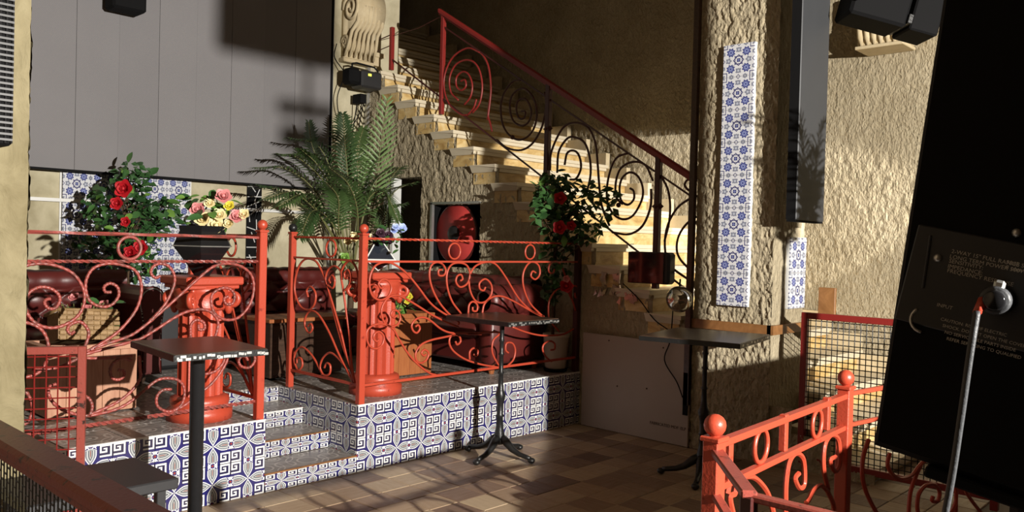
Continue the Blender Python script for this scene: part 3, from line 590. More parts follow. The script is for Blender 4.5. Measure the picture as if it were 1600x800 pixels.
# tile strips on the pillar
def strip(name, x, y0, z0, z1, face, width, lab):
    n = int(round((z1-z0)/.265)); t = thing(name, lab, 'tile strip', (x, y0, z0) if face == 'x' else (x, y0, z0))
    if face == 'x': back = M().box(x-.004, x+.03, y0, y0+width, z0, z1)
    else: back = M().box(x, x+width, y0-.004, y0+.03, z0, z1)
    obj('backing', back, 'white', t)
    for i in range(n):
        h = (z1-z0)/n; o = bpy.data.objects.new('tile', fm); COL.objects.link(o)
        if face == 'x': o.location = (x-.010, y0+width/2, z0+h*(i+.5)); o.rotation_euler.z = -PI/2
        else: o.location = (x+width/2, y0-.010, z0+h*(i+.5))
        o.scale = (width*.985/.263, .7, h*.99/.263); adopt(o, t)
strip('tile_strip', 5.828, 3.02, 1.16, 3.165, 'x', .262, 'long vertical strip of blue floral tiles on the left face of the pillar')
strip('tile_strip', 6.075, 2.825, 1.15, 1.70, 'y', .28, 'short strip of blue floral tiles below the hanging black column')
# ---- left pillar
def lpillar():
    m = rough_wall('y', 4.16, .55, 1.235, 0, 5.6, .014, .014, -1, None, 21, 14)
    m2 = rough_wall('x', 1.24, 4.16, 4.62, 0, 5.6, .014, .014, 1, None, 22, 14)
    p = struct('pillar', m, 'stucco_left', True, label='ochre plastered pillar at the left edge')
    obj('side_face', m2, 'stucco_left', p, True); obj('core', M().box(.55, 1.225, 4.175, 4.62, 0, 5.6), 'stucco_left', p)
lpillar()
# white board leaning on the stair wall
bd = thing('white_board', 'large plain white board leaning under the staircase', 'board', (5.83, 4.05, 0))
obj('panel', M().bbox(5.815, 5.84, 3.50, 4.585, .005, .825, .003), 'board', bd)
for (y, z) in ((4.3, .78), (3.75, .775), (3.9, .42), (4.2, .40)):
    obj('nail_head', M().ball((5.814, y, z), .007, 8, 5), 'text_dark', bd)
def text(name, s, size, mat, mtx, parent, label=None, ext=.0008):
    cu = bpy.data.curves.new(name, 'FONT'); cu.body = s; cu.size = size; cu.extrude = ext; cu.resolution_u = 2
    o = bpy.data.objects.new(name, cu); dg = bpy.context.evaluated_depsgraph_get(); COL.objects.link(o)
    dg.update(); me = bpy.data.meshes.new_from_object(o.evaluated_get(dg)); bpy.data.objects.remove(o)
    me.materials.clear(); me.materials.append(MAT[mat]); me.transform(mtx)
    o = bpy.data.objects.new(name, me); COL.objects.link(o); adopt(o, parent)
    if label: o['label'] = label
    return o
# matrix putting text on a plane x = const facing -x (reading direction -y)
def mx_x(x, y, z): return Matrix(((0, 0, -1, x), (-1, 0, 0, y), (0, 1, 0, z), (0, 0, 0, 1)))
text('printed_text', 'FABRICATED MDF  ELP  95  5', .034, 'text_dark', mx_x(5.8135, 3.86, .135), bd, 'small dark printed lettering')
# unseen additions: low slab, tall slab and duct that break up the lamp light
struct('lamp_blocker_low', M().prism([(.9, 0), (6.2, 0), (6.2, .9), (4.85, .95), (4.75, 1.54), (4.2, 1.54), (3.28, 1.27), (2.95, 1.18), (2.59, 1.02), (2.0, .75), (.9, .6)], 'y', -.02, .04), 'stucco_dark')
struct('lamp_blocker_tall', M().box(3.67, 4.145, -.05, .06, 0, 5.6), 'stucco_dark')
struct('lamp_blocker_high', M().box(6.45, 7.35, 3.2, 3.4, 2.86, 5.6), 'black')
# ================================================================ RAILINGS
def pt(plane, u, z, P0=None, d=None):
    if plane[0] == 'y': return (u, plane[1], z)
    if plane[0] == 'x': return (plane[1], u, z)
    P0, a = plane[1], math.radians(plane[2]); return (P0[0]+u*math.cos(a), P0[1]+u*math.sin(a), z)
def curve3(plane, pts, k=6): return [pt(plane, p[0], p[1]) for p in smoothcurve(pts, k)]
def ring(plane, c, r, th, mat, parent, name='ring'):
    obj(name, M().tube([pt(plane, c[0]+r*math.cos(a), c[1]+r*math.sin(a)) for a in np.linspace(0, 2*PI, 33)], th, 6, cap=False), mat, parent, True)
def post(x, y, z0, z1, w, mat, parent, ballr=.033, ballmat=None, ribbed=False, name='post'):
    m = M(); m.bbox(x-w/2, x+w/2, y-w/2, y+w/2, z0, z1-.07, .004)
    m.bbox(x-w*.62, x+w*.62, y-w*.62, y+w*.62, z1-.075, z1-.06, .003)
    p = obj(name, m, mat, parent)
    o = obj('finial', M().lathe([(.012, z1-.062), (.018, z1-.055)], (x, y, 0), 10).ball((x, y, z1-.062+ballr), ballr), ballmat or mat, p, True)
    if parent is not None and '_at' in parent.keys(): o.matrix_parent_inverse = p.matrix_world.inverted() if False else Matrix.Identity(4)
    return p
def fixsub(): pass
def bar(plane, pts, r, mat, parent, name='rail', tw=0, n=4):
    a = pt(plane, *pts[0]); b = pt(plane, *pts[-1]); N = 60 if tw else 1
    path = [tuple(a[i]+(b[i]-a[i])*t/N for i in range(3)) for t in range(N+1)]
    obj(name, M().tube(path, r, n, tw, ph=PI/4), mat, parent)
def rail_section(name, lab, plane, key, mat, loc, bars, rad=.0085, tw=0, ring_r=.060, ring_c=None, ring_th=.008, grp=None, barmat=None):
    t = thing(name, lab, 'railing', loc)
    for i, b in enumerate(bars):
        bar(plane, b, [.010, .010, .013][i], barmat or mat, t, ['top_rail', 'middle_rail', 'bottom_rail'][i], tw=70 if i == 0 else (45 if tw else 0))
    for c in TR[key]:
        cv = curve3(plane, c, 10 if tw else 6)
        obj('scroll', M().tube(cv, [rad*(1+(.13 if (i//2) % 2 else -.07)) for i in range(len(cv))] if tw else rad, 6), mat, t, True)
    for c in ring_c or []: ring(plane, c, ring_r, ring_th, mat, t)
    return t
# front right
t = rail_section('platform_railing', 'orange-red scrolled iron railing on the platform edge right of the steps', ('y', 4.68), 'front_right', 'red', (4.7, 4.68, ZP),
    [[(3.50, 1.603), (5.86, 1.606)], [(3.50, 1.445), (5.86, 1.445)], [(3.50, .588), (5.86, .592)]], ring_c=[(4.33, 1.525), (5.19, 1.527)])
post(3.475, 4.675, ZP, 1.70, .048, 'red', t)
post(5.845, 4.69, 0.02, 1.70, .05, 'maroon', t)
# stairwell right side
t = rail_section('platform_railing', 'short red scrolled railing on the right side of the entry steps', ('x', 3.475), 'side_right', 'red', (3.475, 5.1, ZP),
    [[(5.55, 1.603), (4.71, 1.603)], [(5.55, 1.448), (4.71, 1.448)], [(5.55, .59), (4.71, .59)]], ring_c=[(5.06, 1.527)])
post(3.475, 5.565, ZP, 1.70, .045, 'red', t, ballmat='iron')
# stairwell left side: mirrored use of the same pattern
t = rail_section('platform_railing', 'red scrolled railing seen edge-on at the left side of the entry steps', ('x', 2.705), 'side_right', 'red', (2.705, 5.1, ZP),
    [[(5.55, 1.603), (4.71, 1.603)], [(5.55, 1.448), (4.71, 1.448)], [(5.55, .59), (4.71, .59)]], ring_c=[(5.06, 1.527)])
post(2.705, 5.60, ZP, 1.70, .045, 'red', t, ballmat='iron')
# front left
t = rail_section('platform_railing', 'dusty red railing with large twisted scrolls left of the entry steps', ('y', 4.68), 'front_left', 'red_worn', (2.0, 4.68, ZP),
    [[(1.25, 1.592), (2.69, 1.592)], [(1.25, 1.443), (2.69, 1.443)], [(1.25, .56), (2.69, .575)]], rad=.0088, tw=45, ring_c=[(1.90, 1.517)], ring_r=.062, ring_th=.010)
post(2.705, 4.68, ZP, 1.70, .05, 'red', t)
# ---- stair railing, plane x = 5.87
P = ('x', 5.87)
t = thing('stair_railing', 'dark red iron railing with big spirals climbing the staircase', 'railing', (5.87, 5.2, 2.2))
A, B = TR['stair_bars'][0][0], TR['stair_bars'][0][2]
sl = (A[1]-B[1])/(A[0]-B[0])
def hz(y): return A[1]+(y-A[0])*sl
m = M(); y0, y1 = 6.66, 3.53
for dz, hw, hh in ((0, .032, .022), (-.03, .018, .014)):
    v = []
    for y in (y0, y1):
        for (a, b) in ((-hw, -hh), (hw, -hh), (hw, hh*.4), (hw*.5, hh), (-hw*.5, hh), (-hw, hh*.4)): v.append((5.87+a, y, hz(y)+dz+b))
    m.add(v, [(0, 1, 2, 3, 4, 5), tuple(reversed(range(6, 12)))]+[(i, (i+1) % 6, (i+1) % 6+6, i+6) for i in range(6)])
obj('handrail', m, 'dark_red', t)
sb = TR['stair_bars'][1]; bar(P, [(6.62, 3.865), (3.53, 3.865-(6.62-3.53)*.6065)], .010, 'maroon', t, 'upper_rail')
bar(P, [(7.45, 3.62), (3.53, 3.62-(7.45-3.53)*.6105)], .010, 'maroon', t, 'lower_rail')
for (y, z0, mt, w) in ((6.60, 2.93, 'dark_red', .045), (5.11, 2.0, 'maroon', .05), (3.88, 1.25, 'maroon', .05)):
    p = obj('post', M().bbox(5.87-w/2, 5.87+w/2, y-w/2, y+w/2, z0, hz(y)-.01, .004), mt, t)
    if y < 6: obj('diamond', M().add([(5.87, y-.06, hz(y)-.43), (5.87, y+.06, hz(y)-.43), (5.87, y, hz(y)-.48), (5.87, y, hz(y)-.38), (5.83, y, hz(y)-.43), (5.91, y, hz(y)-.43)],
        [(0, 3, 4), (3, 1, 4), (1, 2, 4), (2, 0, 4), (3, 0, 5), (1, 3, 5), (2, 1, 5), (0, 2, 5)]), mt, t)
for i, c in enumerate(TR['stair']):
    obj('spiral', M().tube(curve3(P, c), .0105, 6), 'dark_red' if i < 6 else 'maroon', t, True)
for (y, z) in ((5.56, 2.62), (4.28, 1.95)):
    obj('spiral_centre', M().ball((5.87, y, z), .022), 'maroon', t, True)
t = thing('stair_railing', 'short dark red post and bars at the top of the stair by the carved bracket', 'railing', (5.87, 7.46, 3.5))
obj('post', M().bbox(5.85, 5.895, 7.44, 7.485, 3.5, 3.98, .004), 'dark_red', t)
obj('rail', M().tube([(5.87, 7.48, 3.90), (5.87, 7.80, 3.86)], .007), 'maroon', t); obj('rail', M().tube([(5.87, 7.80, 3.88), (5.87, 7.80, 3.58)], .008), 'maroon', t)
obj('rail', M().tube([(5.87, 7.48, 3.78), (5.87, 7.80, 3.74)], .006), 'maroon', t)
obj('cable', M().tube([(5.87, 7.44, 3.88), (5.87, 7.0, 3.90), (5.87, 6.62, 3.97)], .004), 'maroon', t)
# ---- low railings in front, right
P1 = (2.23, 1.25); P2 = (3.5, 1.36); AG = math.degrees(math.atan2(.11, 1.27))
PL = ('v', P1, AG)
t = thing('barrier_railing', 'low orange-red scrolled railing in the right foreground between two ball-topped posts', 'railing', (2.85, 1.3, 0))
def fbar(plane, a, b, w, h, mat, parent, name):
    p = Vector(pt(plane, *a)); q = Vector(pt(plane, *b)); d = q-p; yaw = math.atan2(d.y, d.x)
    L = math.hypot(d.x, d.y); pit = math.atan2(d.z, L)
    mt = Matrix.Translation(p) @ Matrix.Rotation(yaw, 4, 'Z') @ Matrix.Rotation(-pit, 4, 'Y')
    obj(name, M().bbox(0, d.length, -w/2, w/2, -h/2, h/2, .003, mt), mat, parent)
fbar(PL, (.02, 1.012), (1.27, .998), .034, .022, 'red', t, 'top_rail'); fbar(PL, (.02, .880), (1.27, .866), .030, .020, 'red', t, 'middle_rail'); fbar(PL, (.02, .13), (1.27, .13), .03, .02, 'red', t, 'bottom_rail')
for c in TR['low_mid']: obj('scroll', M().tube(curve3(PL, c), .0095, 6), 'red', t)
for (u, z, r) in ((.365, .946, .058), (.925, .934, .056)): ring(PL, (u, z), r*.95, .0085, 'red', t)
for (u, z) in ((.570, .892), (1.035, .892), (.10, .88)):
    a = pt(PL, u, z); obj('spindle', M().bbox(a[0]-.013, a[0]+.013, a[1]-.013, a[1]+.013, z, z+.13, .003), 'red', t)
for Q in (P1, P2):
    p = post(Q[0], Q[1], 0, 1.10, .052, 'red', t, .034)
P3 = (P2[0]+2.1*math.cos(math.radians(-8)), P2[1]+2.1*math.sin(math.radians(-8)))
PR = ('v', P2, -8)
t = thing('barrier_railing', 'scrolled red railing running behind the tilted black loudspeaker', 'railing', (4.5, 1.2, 0))
fbar(PR, (.03, 1.003), (2.1, 1.003), .022, .018, 'red', t, 'top_rail'); fbar(PR, (.03, .870), (2.1, .870), .02, .016, 'red', t, 'middle_rail'); fbar(PR, (.03, .13), (2.1, .13), .022, .018, 'red', t, 'bottom_rail')
for c in TR['low_right']: obj('scroll', M().tube(curve3(PR, c), .0095, 6), 'red', t)
post(P3[0], P3[1], 0, 1.10, .05, 'red', t, .034)
t = thing('handrail_barrier', 'dark worn red handrail running from the ball-topped post towards the viewer', 'railing', (2.0, 1.0, 0))
def seg(a, b, w, h, mat, parent, name):
    p = Vector(a); q = Vector(b); d = q-p; yaw = math.atan2(d.y, d.x); pit = math.atan2(d.z, math.hypot(d.x, d.y))
    obj(name, M().bbox(0, d.length, -w/2, w/2, -h/2, h/2, .004, Matrix.Translation(p) @ Matrix.Rotation(yaw, 4, 'Z') @ Matrix.Rotation(-pit, 4, 'Y')), mat, parent)
seg((2.24, 1.25, .995), (1.90, .965, .995), .04, .02, 'red_edge', t, 'handrail'); seg((1.92, .985, .985), (1.925, .40, .985), .035, .018, 'red_edge', t, 'handrail')
seg((2.24, 1.25, .865), (1.92, .985, .865), .03, .016, 'red_edge', t, 'middle_rail')
obj('post', M().bbox(1.895, 1.93, .955, .99, 0, .99, .004), 'maroon', t)
# ---- left foreground rail with mesh
t = thing('mesh_barrier', 'worn red-brown handrail over wire mesh crossing the bottom left corner', 'railing', (.66, 1.9, 0))
m = M().bbox(.615, .70, .7, 2.75, 1.055, 1.09, .01).bbox(.63, .685, .7, 2.75, 1.035, 1.058, .004)
obj('handrail', m, 'red_edge', t)
mm = M(); dz = .036; dy = .024
j = 0
z = .15
ys_ = np.arange(.75, 2.75, dy)
for yy in ys_: mm.tube([(.657, yy, .12), (.657, yy, 1.04)], .0018, 4, cap=False)
o = obj('wire_mesh', mm, 'iron', t); o['kind'] = 'stuff'
mm = M()
for i, yy in enumerate(ys_):
    for k in range(24):
        zz = .16+k*dz+(dz/2 if i % 2 else 0); mm.box(.6555, .6585, yy, yy+dy, zz-.0018, zz+.0018)
o = obj('wire_links', mm, 'iron', t); o['kind'] = 'stuff'
for yy in (.75, 2.72): obj('post', M().bbox(.64, .675, yy-.018, yy+.018, 0, 1.05, .004), 'dark_red', t)
# ---- mesh gate at the left
def mesh_panel(name, lab, a, b, z0, z1, frame, mat, wm, pitch, wr, loc):
    t = thing(name, lab, 'mesh panel', loc); A_ = Vector((*a, 0)); d = Vector((b[0]-a[0], b[1]-a[1], 0)); L = d.length; yaw = math.atan2(d.y, d.x)
    mt = Matrix.Translation(A_) @ Matrix.Rotation(yaw, 4, 'Z'); f = frame
    obj('post', M().bbox(-f/2, f/2, -f/2, f/2, 0, z1, .003, mt), mat, t); obj('post', M().bbox(L-f/2, L+f/2, -f/2, f/2, 0, z1, .003, mt), mat, t)
    obj('top_rail', M().bbox(f/2, L-f/2, -f/2, f/2, z1-f, z1, .003, mt), mat, t); obj('bottom_rail', M().bbox(f/2, L-f/2, -f/2, f/2, z0, z0+f, .003, mt), mat, t)
    x = pitch
    while x < L-f/2:
        obj('wire', M().tube([mt @ Vector((x, 0, z0+f)), mt @ Vector((x, 0, z1-f))], wr, 4), wm, t); x += pitch
    z = z0+f+pitch*.7
    while z < z1-f:
        obj('wire', M().tube([mt @ Vector((f/2, wr, z)), mt @ Vector((L-f/2, wr, z))], wr, 4), wm, t); z += pitch
    return t
mesh_panel('mesh_gate', 'small red-framed wire grid gate beside the left pillar', (1.25, 4.60), (1.575, 4.43), .12, 1.025, .038, 'red_edge', 'dark_red', .052, .0035, (1.4, 4.5, 0))
mesh_panel('mesh_guard', 'dark red framed wire grid guard beside the bottom of the staircase', (5.90, 2.60), (5.90, 1.34), .06, 1.15, .045, 'dark_red', 'iron', .040, .0035, (5.9, 2.0, 0))
# ================================================================ TABLES
def bar_table(lab, c, rot, sx, sy, h, style):
    t = thing('bar_table', lab, 'table', (c[0], c[1], 0), 'square bar tables')
    R_ = Matrix.Translation((c[0], c[1], 0)) @ Matrix.Rotation(math.radians(rot), 4, 'Z')
    obj('tabletop', M().bbox(-sx/2, sx/2, -sy/2, sy/2, h-.035, h, .003, R_), 'wood_dark', t)
    e = M()
    e.box(-sx/2, sx/2, -sy/2-.004, -sy/2, h-.034, h-.004, R_); e.box(-sx/2-.004, -sx/2, -sy/2, sy/2, h-.034, h-.004, R_)
    obj('edge_band', e, 'iron', t)
    k = 0
    for i in range(26):                       # chips in the black edging
        x = -sx/2+sx*(i+rng.uniform(.2, .8))/26; w_ = sx/26*rng.uniform(.2, .75); z_ = h-.012-rng.uniform(0, .016)
        if style != 'right' and rng.rand() < .85 or rng.rand() < .3: k += 1; e2 = e2.box(x-w_, x+w_, -sy/2-.0052, -sy/2-.0038, z_-.006, z_+.006, R_) if k > 1 else M().box(x-w_, x+w_, -sy/2-.0052, -sy/2-.0038, z_-.006, z_+.006, R_)
    ce = obj('chipped_edge', e2, 'steel', t, label='worn pale chips along the front edge'); ce['kind'] = 'stuff'
    if style == 'pole':
        obj('pedestal', M().lathe([(.035, .02), (.035, h-.05), (.09, h-.045), (.09, h-.036)], (*c, 0), 24), 'black_soft', t, True)
        obj('base', M().lathe([(.22, 0), (.22, .012), (.06, .03)], (*c, 0), 28), 'black_soft', t, True)
    else:
        pr = [(.034, .10), (.044, .13), (.04, .17), (.028, .22), (.024, .30), (.034, .31), (.024, .325), (.026, .40), (.034, .44), (.040, .47), (.026, .50), (.020, .54), (.017, .62), (.025, .63), (.017, .645), (.016, .76), (.024, .77), (.016, .785), (.016, .86), (.022, .87), (.016, .885), (.018, h-.07), (.03, h-.055), (.10, h-.045), (.10, h-.036)]
        obj('pedestal', M().lathe(pr, (*c, 0), 16), 'iron', t, True)
        for q in range(4):
            a = math.radians(rot+10+90*q); d = Vector((math.cos(a), math.sin(a), 0)); C_ = Vector((*c, 0))
            path = [C_+d*r+Vector((0, 0, z)) for r, z in ((.02, .15), (.06, .125), (.12, .075), (.18, .05), (.24, .04), (.275, .035))]
            L_ = obj('leg', M().tube(path, [.030, .032, .024, .019, .018, .016], 8), 'iron', t, True)
            f_ = obj('foot', M().ball(tuple(C_+d*.285+Vector((0, 0, .022))), .024, 10, 6, (1.2, 1.2, .9)), 'iron', L_, True)
    return t
bar_table('black square bar table on a plain round pole, nearest the left railing', (1.97, 4.0), -5, .45, .61, 1.05, 'pole')
bar_table('square bar table on a turned iron pedestal in front of the tiled platform', (4.47, 4.29), 0, .54, .64, 1.05, 'mid')
bar_table('square bar table on a turned iron pedestal beside the stucco pillar', (5.12, 2.96), 12, .74, .68, 1.0, 'right')
t = thing('low_stool', 'low black square stool behind the bottom left handrail', 'stool', (1.40, 3.95, 0))
obj('seat', M().bbox(1.10, 1.72, 3.65, 4.13, .45, .50, .006), 'black_soft', t)
for (x, y) in ((1.16, 3.71), (1.66, 3.71), (1.16, 4.07), (1.66, 4.07)): obj('leg', M().bbox(x-.02, x+.02, y-.02, y+.02, 0, .45, .003), 'black_soft', t)
# ================================================================ SOFAS
def tuft(t, u0, u1, v0, v1, fn, nu, nv, cu, cv, dep, name='tufted_back'):
    """diamond tufted panel; fn(u,v,h) -> world"""
    def f(a, b):
        U = a*cu; V = b*cv
        h = abs(math.sin(PI*(U+V)/1))*abs(math.sin(PI*(U-V)/1)); e = min(1, 12*min(a, 1-a), 12*min(b, 1-b))
        return fn(u0+(u1-u0)*a, v0+(v1-v0)*b, dep*(h**.45)*e)
    o = obj(name, M().grid(f, nu, nv), 'leather', t, True)
    bt = M()
    for i in range(int(cu*2)+1):
        for j in range(int(cv*2)+1):
            if (i+j) % 2 == 0 and 0 < i < cu*2 and 0 < j < cv*2:
                bt.ball(fn(u0+(u1-u0)*i/2/cu, v0+(v1-v0)*j/2/cv, .006), .010, 6, 4)
    if bt.v: b_ = obj('buttons', bt, 'leather', o, True); b_['kind'] = 'stuff'
def sofa_x(lab, x0, x1, y0, y1, top, arm_r=True, arm_l=True, z=ZP):
    """chesterfield facing -y"""
    t = thing('chesterfield_sofa', lab, 'sofa', ((x0+x1)/2, (y0+y1)/2, z))
    obj('frame', M().bbox(x0+.02, x1-.02, y0+.06, y1, z+.07, z+.28, .02), 'leather', t)
    n = max(1, round((x1-x0-.3)/.7)); W = (x1-x0-.30)/n
    for i in range(n): obj('seat_cushion', M().bbox(x0+.15+i*W+.004, x0+.15+(i+1)*W-.004, y0+.02, y1-.2, z+.28, z+.42, .035), 'leather', t, True)
    obj('back', M().bbox(x0+.05, x1-.05, y1-.16, y1, z+.28, top-.10, .02), 'leather', t)
    tuft(t, x0+.1, x1-.1, z+.40, top-.12, lambda u, v, h: (u, y1-.17-h-(v-z-.4)*.02, v), int((x1-x0)*60), 36, (x1-x0)*3.2, 1.5, .045)
    # rolled top
    rp = M()
    def rf(a, b):
        an = -PI*.6+b*PI*1.6; u = x0+.05+(x1-x0-.1)*a; r = .085+.008*abs(math.sin(PI*a*(x1-x0)*6.4))
        return (u, y1-.10-r*math.sin(an)*-1*0-r*math.cos(an), top-.085+r*math.sin(an))
    rp.grid(rf, int((x1-x0)*40), 14); obj('rolled_top', rp, 'leather', t, True)
    for s, on in ((0, arm_l), (1, arm_r)):
        if not on: continue
        xa = x1-.09 if s else x0+.09
        pr = [(xa-.075, z+.07), (xa-.07, z+.45), (xa-.085, z+.55)]
        for q in range(11):
            an = PI+.2-q/10*(PI+.4); pr.append((xa+.10*math.cos(an), z+.60+.10*math.sin(an)*1.15+.02))
        pr += [(xa+.085, z+.55), (xa+.07, z+.45), (xa+.075, z+.07)]
        a = obj('arm', M().prism(pr, 'y', y0, y1-.05), 'leather', t)
        pl_ = [(p[0]*.86+xa*.14, p[1]*.94+(z+.4)*.06) for p in pr]
        obj('arm_front', M().prism(pl_, 'y', y0-.018, y0+.01), 'leather', a)
        obj('piping', M().tube([(p[0], y0-.004, p[1]) for p in pr], .009, 6), 'leather', a, True)
        st_ = M()
        for q in range(0, 60):
            k = q/59*(len(pr)-1); i = min(int(k), len(pr)-2); f_ = k-i
            p = (pr[i][0]*(1-f_)+pr[i+1][0]*f_, pr[i][1]*(1-f_)+pr[i+1][1]*f_); st_.ball(((p[0]*.93+xa*.07), y0-.014, p[1]*.97+(z+.4)*.03), .006, 6, 4)
        s_ = obj('nail_trim', st_, 'steel', a); s_['kind'] = 'stuff'
    for x in (x0+.12, x1-.12): obj('leg', M().lathe([(.025, z), (.035, z+.03), (.03, z+.075)], (x, y0+.1, 0), 10), 'wood_dark', t)
    return t
sofa_x('dark oxblood tufted sofa behind the left railing, with a studded scroll arm', 1.05, 2.82, 6.30, 7.05, 1.30, True, False)
sofa_x('long oxblood tufted sofa against the beige back wall', 3.45, 5.02, 6.60, 7.35, 1.30, False, False)
# sofa along the stair wall, facing -x, near arm towards the camera
def sofa_y():
    x0, x1, y0, y1, z, top = 5.08, 5.82, 4.98, 7.2, ZP, 1.28
    t = thing('chesterfield_sofa', 'red-brown tufted sofa along the stair wall with its rolled arm facing forward', 'sofa', (5.45, 6.1, z))
    obj('frame', M().bbox(x0+.02, x1, y0+.05, y1, z+.08, z+.30, .02), 'leather', t)
    for i in range(3): obj('seat_cushion', M().bbox(x0, x1-.2, y0+.22+i*.65, y0+.22+(i+1)*.65-.01, z+.28, z+.42, .035), 'leather', t, True)
    obj('back', M().bbox(x1-.16, x1, y0+.1, y1, z+.28, top-.10, .02), 'leather', t)
    tuft(t, y0+.15, y1-.1, z+.40, top-.12, lambda u, v, h: (x1-.17-h, u, v), 120, 36, 7, 1.5, .045)
    def rf(a, b):
        an = b*PI*1.5-.4; r = .088+.008*abs(math.sin(PI*a*14)); return (x1-.09-r*math.cos(an), y0+.1+(y1-y0-.1)*a, top-.085+r*math.sin(an))
    obj('rolled_top', M().grid(rf, 90, 14), 'leather', t, True)
    # near arm: panel + big roll along x
    a = obj('arm', M().bbox(x0, x1-.02, y0+.02, y0+.20, z+.08, z+.56, .03), 'leather', t, True)
    def rr(a_, b):
        an = b*2*PI; u = x0-.02+(x1-x0)*a_; e = min(1, 8*a_, 8*(1-a_)); r = (.135+.010*abs(math.sin(PI*a_*9)))*(.62+.38*math.sqrt(e))
        return (u, y0+.10+r*math.cos(an), z+.63+r*math.sin(an))
    obj('arm_roll', M().grid(rr, 80, 22), 'leather', t, True)
    for (x, y) in ((x0+.08, y0+.09), (x1-.1, y0+.09), (x0+.08, y1-.1)): obj('leg', M().lathe([(.022, z), (.032, z+.04), (.028, z+.085)], (x, y, 0), 10), 'wood', t)
sofa_y()
t = thing('ottoman', 'black cube ottoman standing between the two sofas', 'ottoman', (3.18, 7.0, ZP))
obj('cube', M().bbox(3.02, 3.34, 6.85, 7.2, ZP+.02, 1.02, .02), 'black_soft', t); obj('glide', M().box(3.05, 3.31, 6.88, 7.17, ZP, ZP+.02), 'black', t)
# ---- wooden planters
def planter(lab, x0, x1, y0, y1, top, mat, boards='v'):
    t = thing('wooden_planter', lab, 'planter', ((x0+x1)/2, (y0+y1)/2, ZP)); n = max(3, round((x1-x0)/.11)); w_ = (x1-x0)/n
    for yy in (y0, y1-.02):
        for i in range(n): obj('board', M().bbox(x0+i*w_+.001, x0+(i+1)*w_-.001, yy, yy+.02, ZP+.01, top-.04, .002), mat, t)
    n2 = max(3, round((y1-y0)/.13)); w2 = (y1-y0-.04)/n2
    for xx in (x0, x1-.02):
        for i in range(n2): obj('board', M().bbox(xx, xx+.02, y0+.02+i*w2+.001, y0+.02+(i+1)*w2-.001, ZP+.01, top-.04, .002), mat, t)
    for b in ((x0-.015, x1+.015, y0-.015, y0+.03), (x0-.015, x1+.015, y1-.03, y1+.015), (x0-.015, x0+.03, y0+.03, y1-.03), (x1-.03, x1+.015, y0+.03, y1-.03)):
        obj('rim', M().bbox(*b, top-.04, top, .003), mat, t)
    obj('soil', M().box(x0+.02, x1-.02, y0+.02, y1-.02, top-.08, top-.05), 'bark', t)
    return t
planter('pale pinkish wooden planter box behind the left railing', 1.74, 2.27, 5.44, 5.84, .90, 'wood_pale')
planter('orange-brown wooden planter box with yellow flowers beside the fluted pedestal', 4.28, 4.76, 5.40, 5.80, .985, 'wood')
t = thing('coffee_table', 'low dark wooden cabinet table behind the steps railing', 'table', (3.85, 6.0, ZP))
obj('cabinet', M().bbox(3.48, 4.16, 5.86, 6.22, ZP+.02, .92, .006), 'wood_dark', t); obj('tabletop', M().bbox(3.45, 4.19, 5.83, 6.25, .92, .95, .004), 'wood', t)
for i in range(2): obj('door', M().bbox(3.50+i*.33, 3.81+i*.33, 5.848, 5.862, ZP+.05, .90, .004), 'wood_dark', t)
# ---- basket
t = thing('wicker_basket', 'woven cane basket tipped on the pale planter box', 'basket', (1.98, 5.55, .90))
RB = Matrix.Translation((1.98, 5.60, .99)) @ Matrix.Rotation(math.radians(-14), 4, 'X') @ Matrix.Rotation(math.radians(4), 4, 'Y')
obj('lining', M().box(-.165, .165, -.10, .10, -.085, .085, RB), 'basket', t)
for r in range(6):
    for c_ in range(9):
        z = -.078+r*.031; x = -.16+c_*.0395; o_ = .006 if (r+c_) % 2 else 0
        obj('weave_strip', M().bbox(x-.001, x+.040, -.112-o_, -.098, z-.013, z+.013, .004, RB), 'basket', t)
obj('rim', M().tube([RB @ Vector(p) for p in ((-.175, -.11, .095), (.175, -.11, .095), (.175, .11, .095), (-.175, .11, .095), (-.175, -.11, .095))], .012, 8), 'basket', t, True)
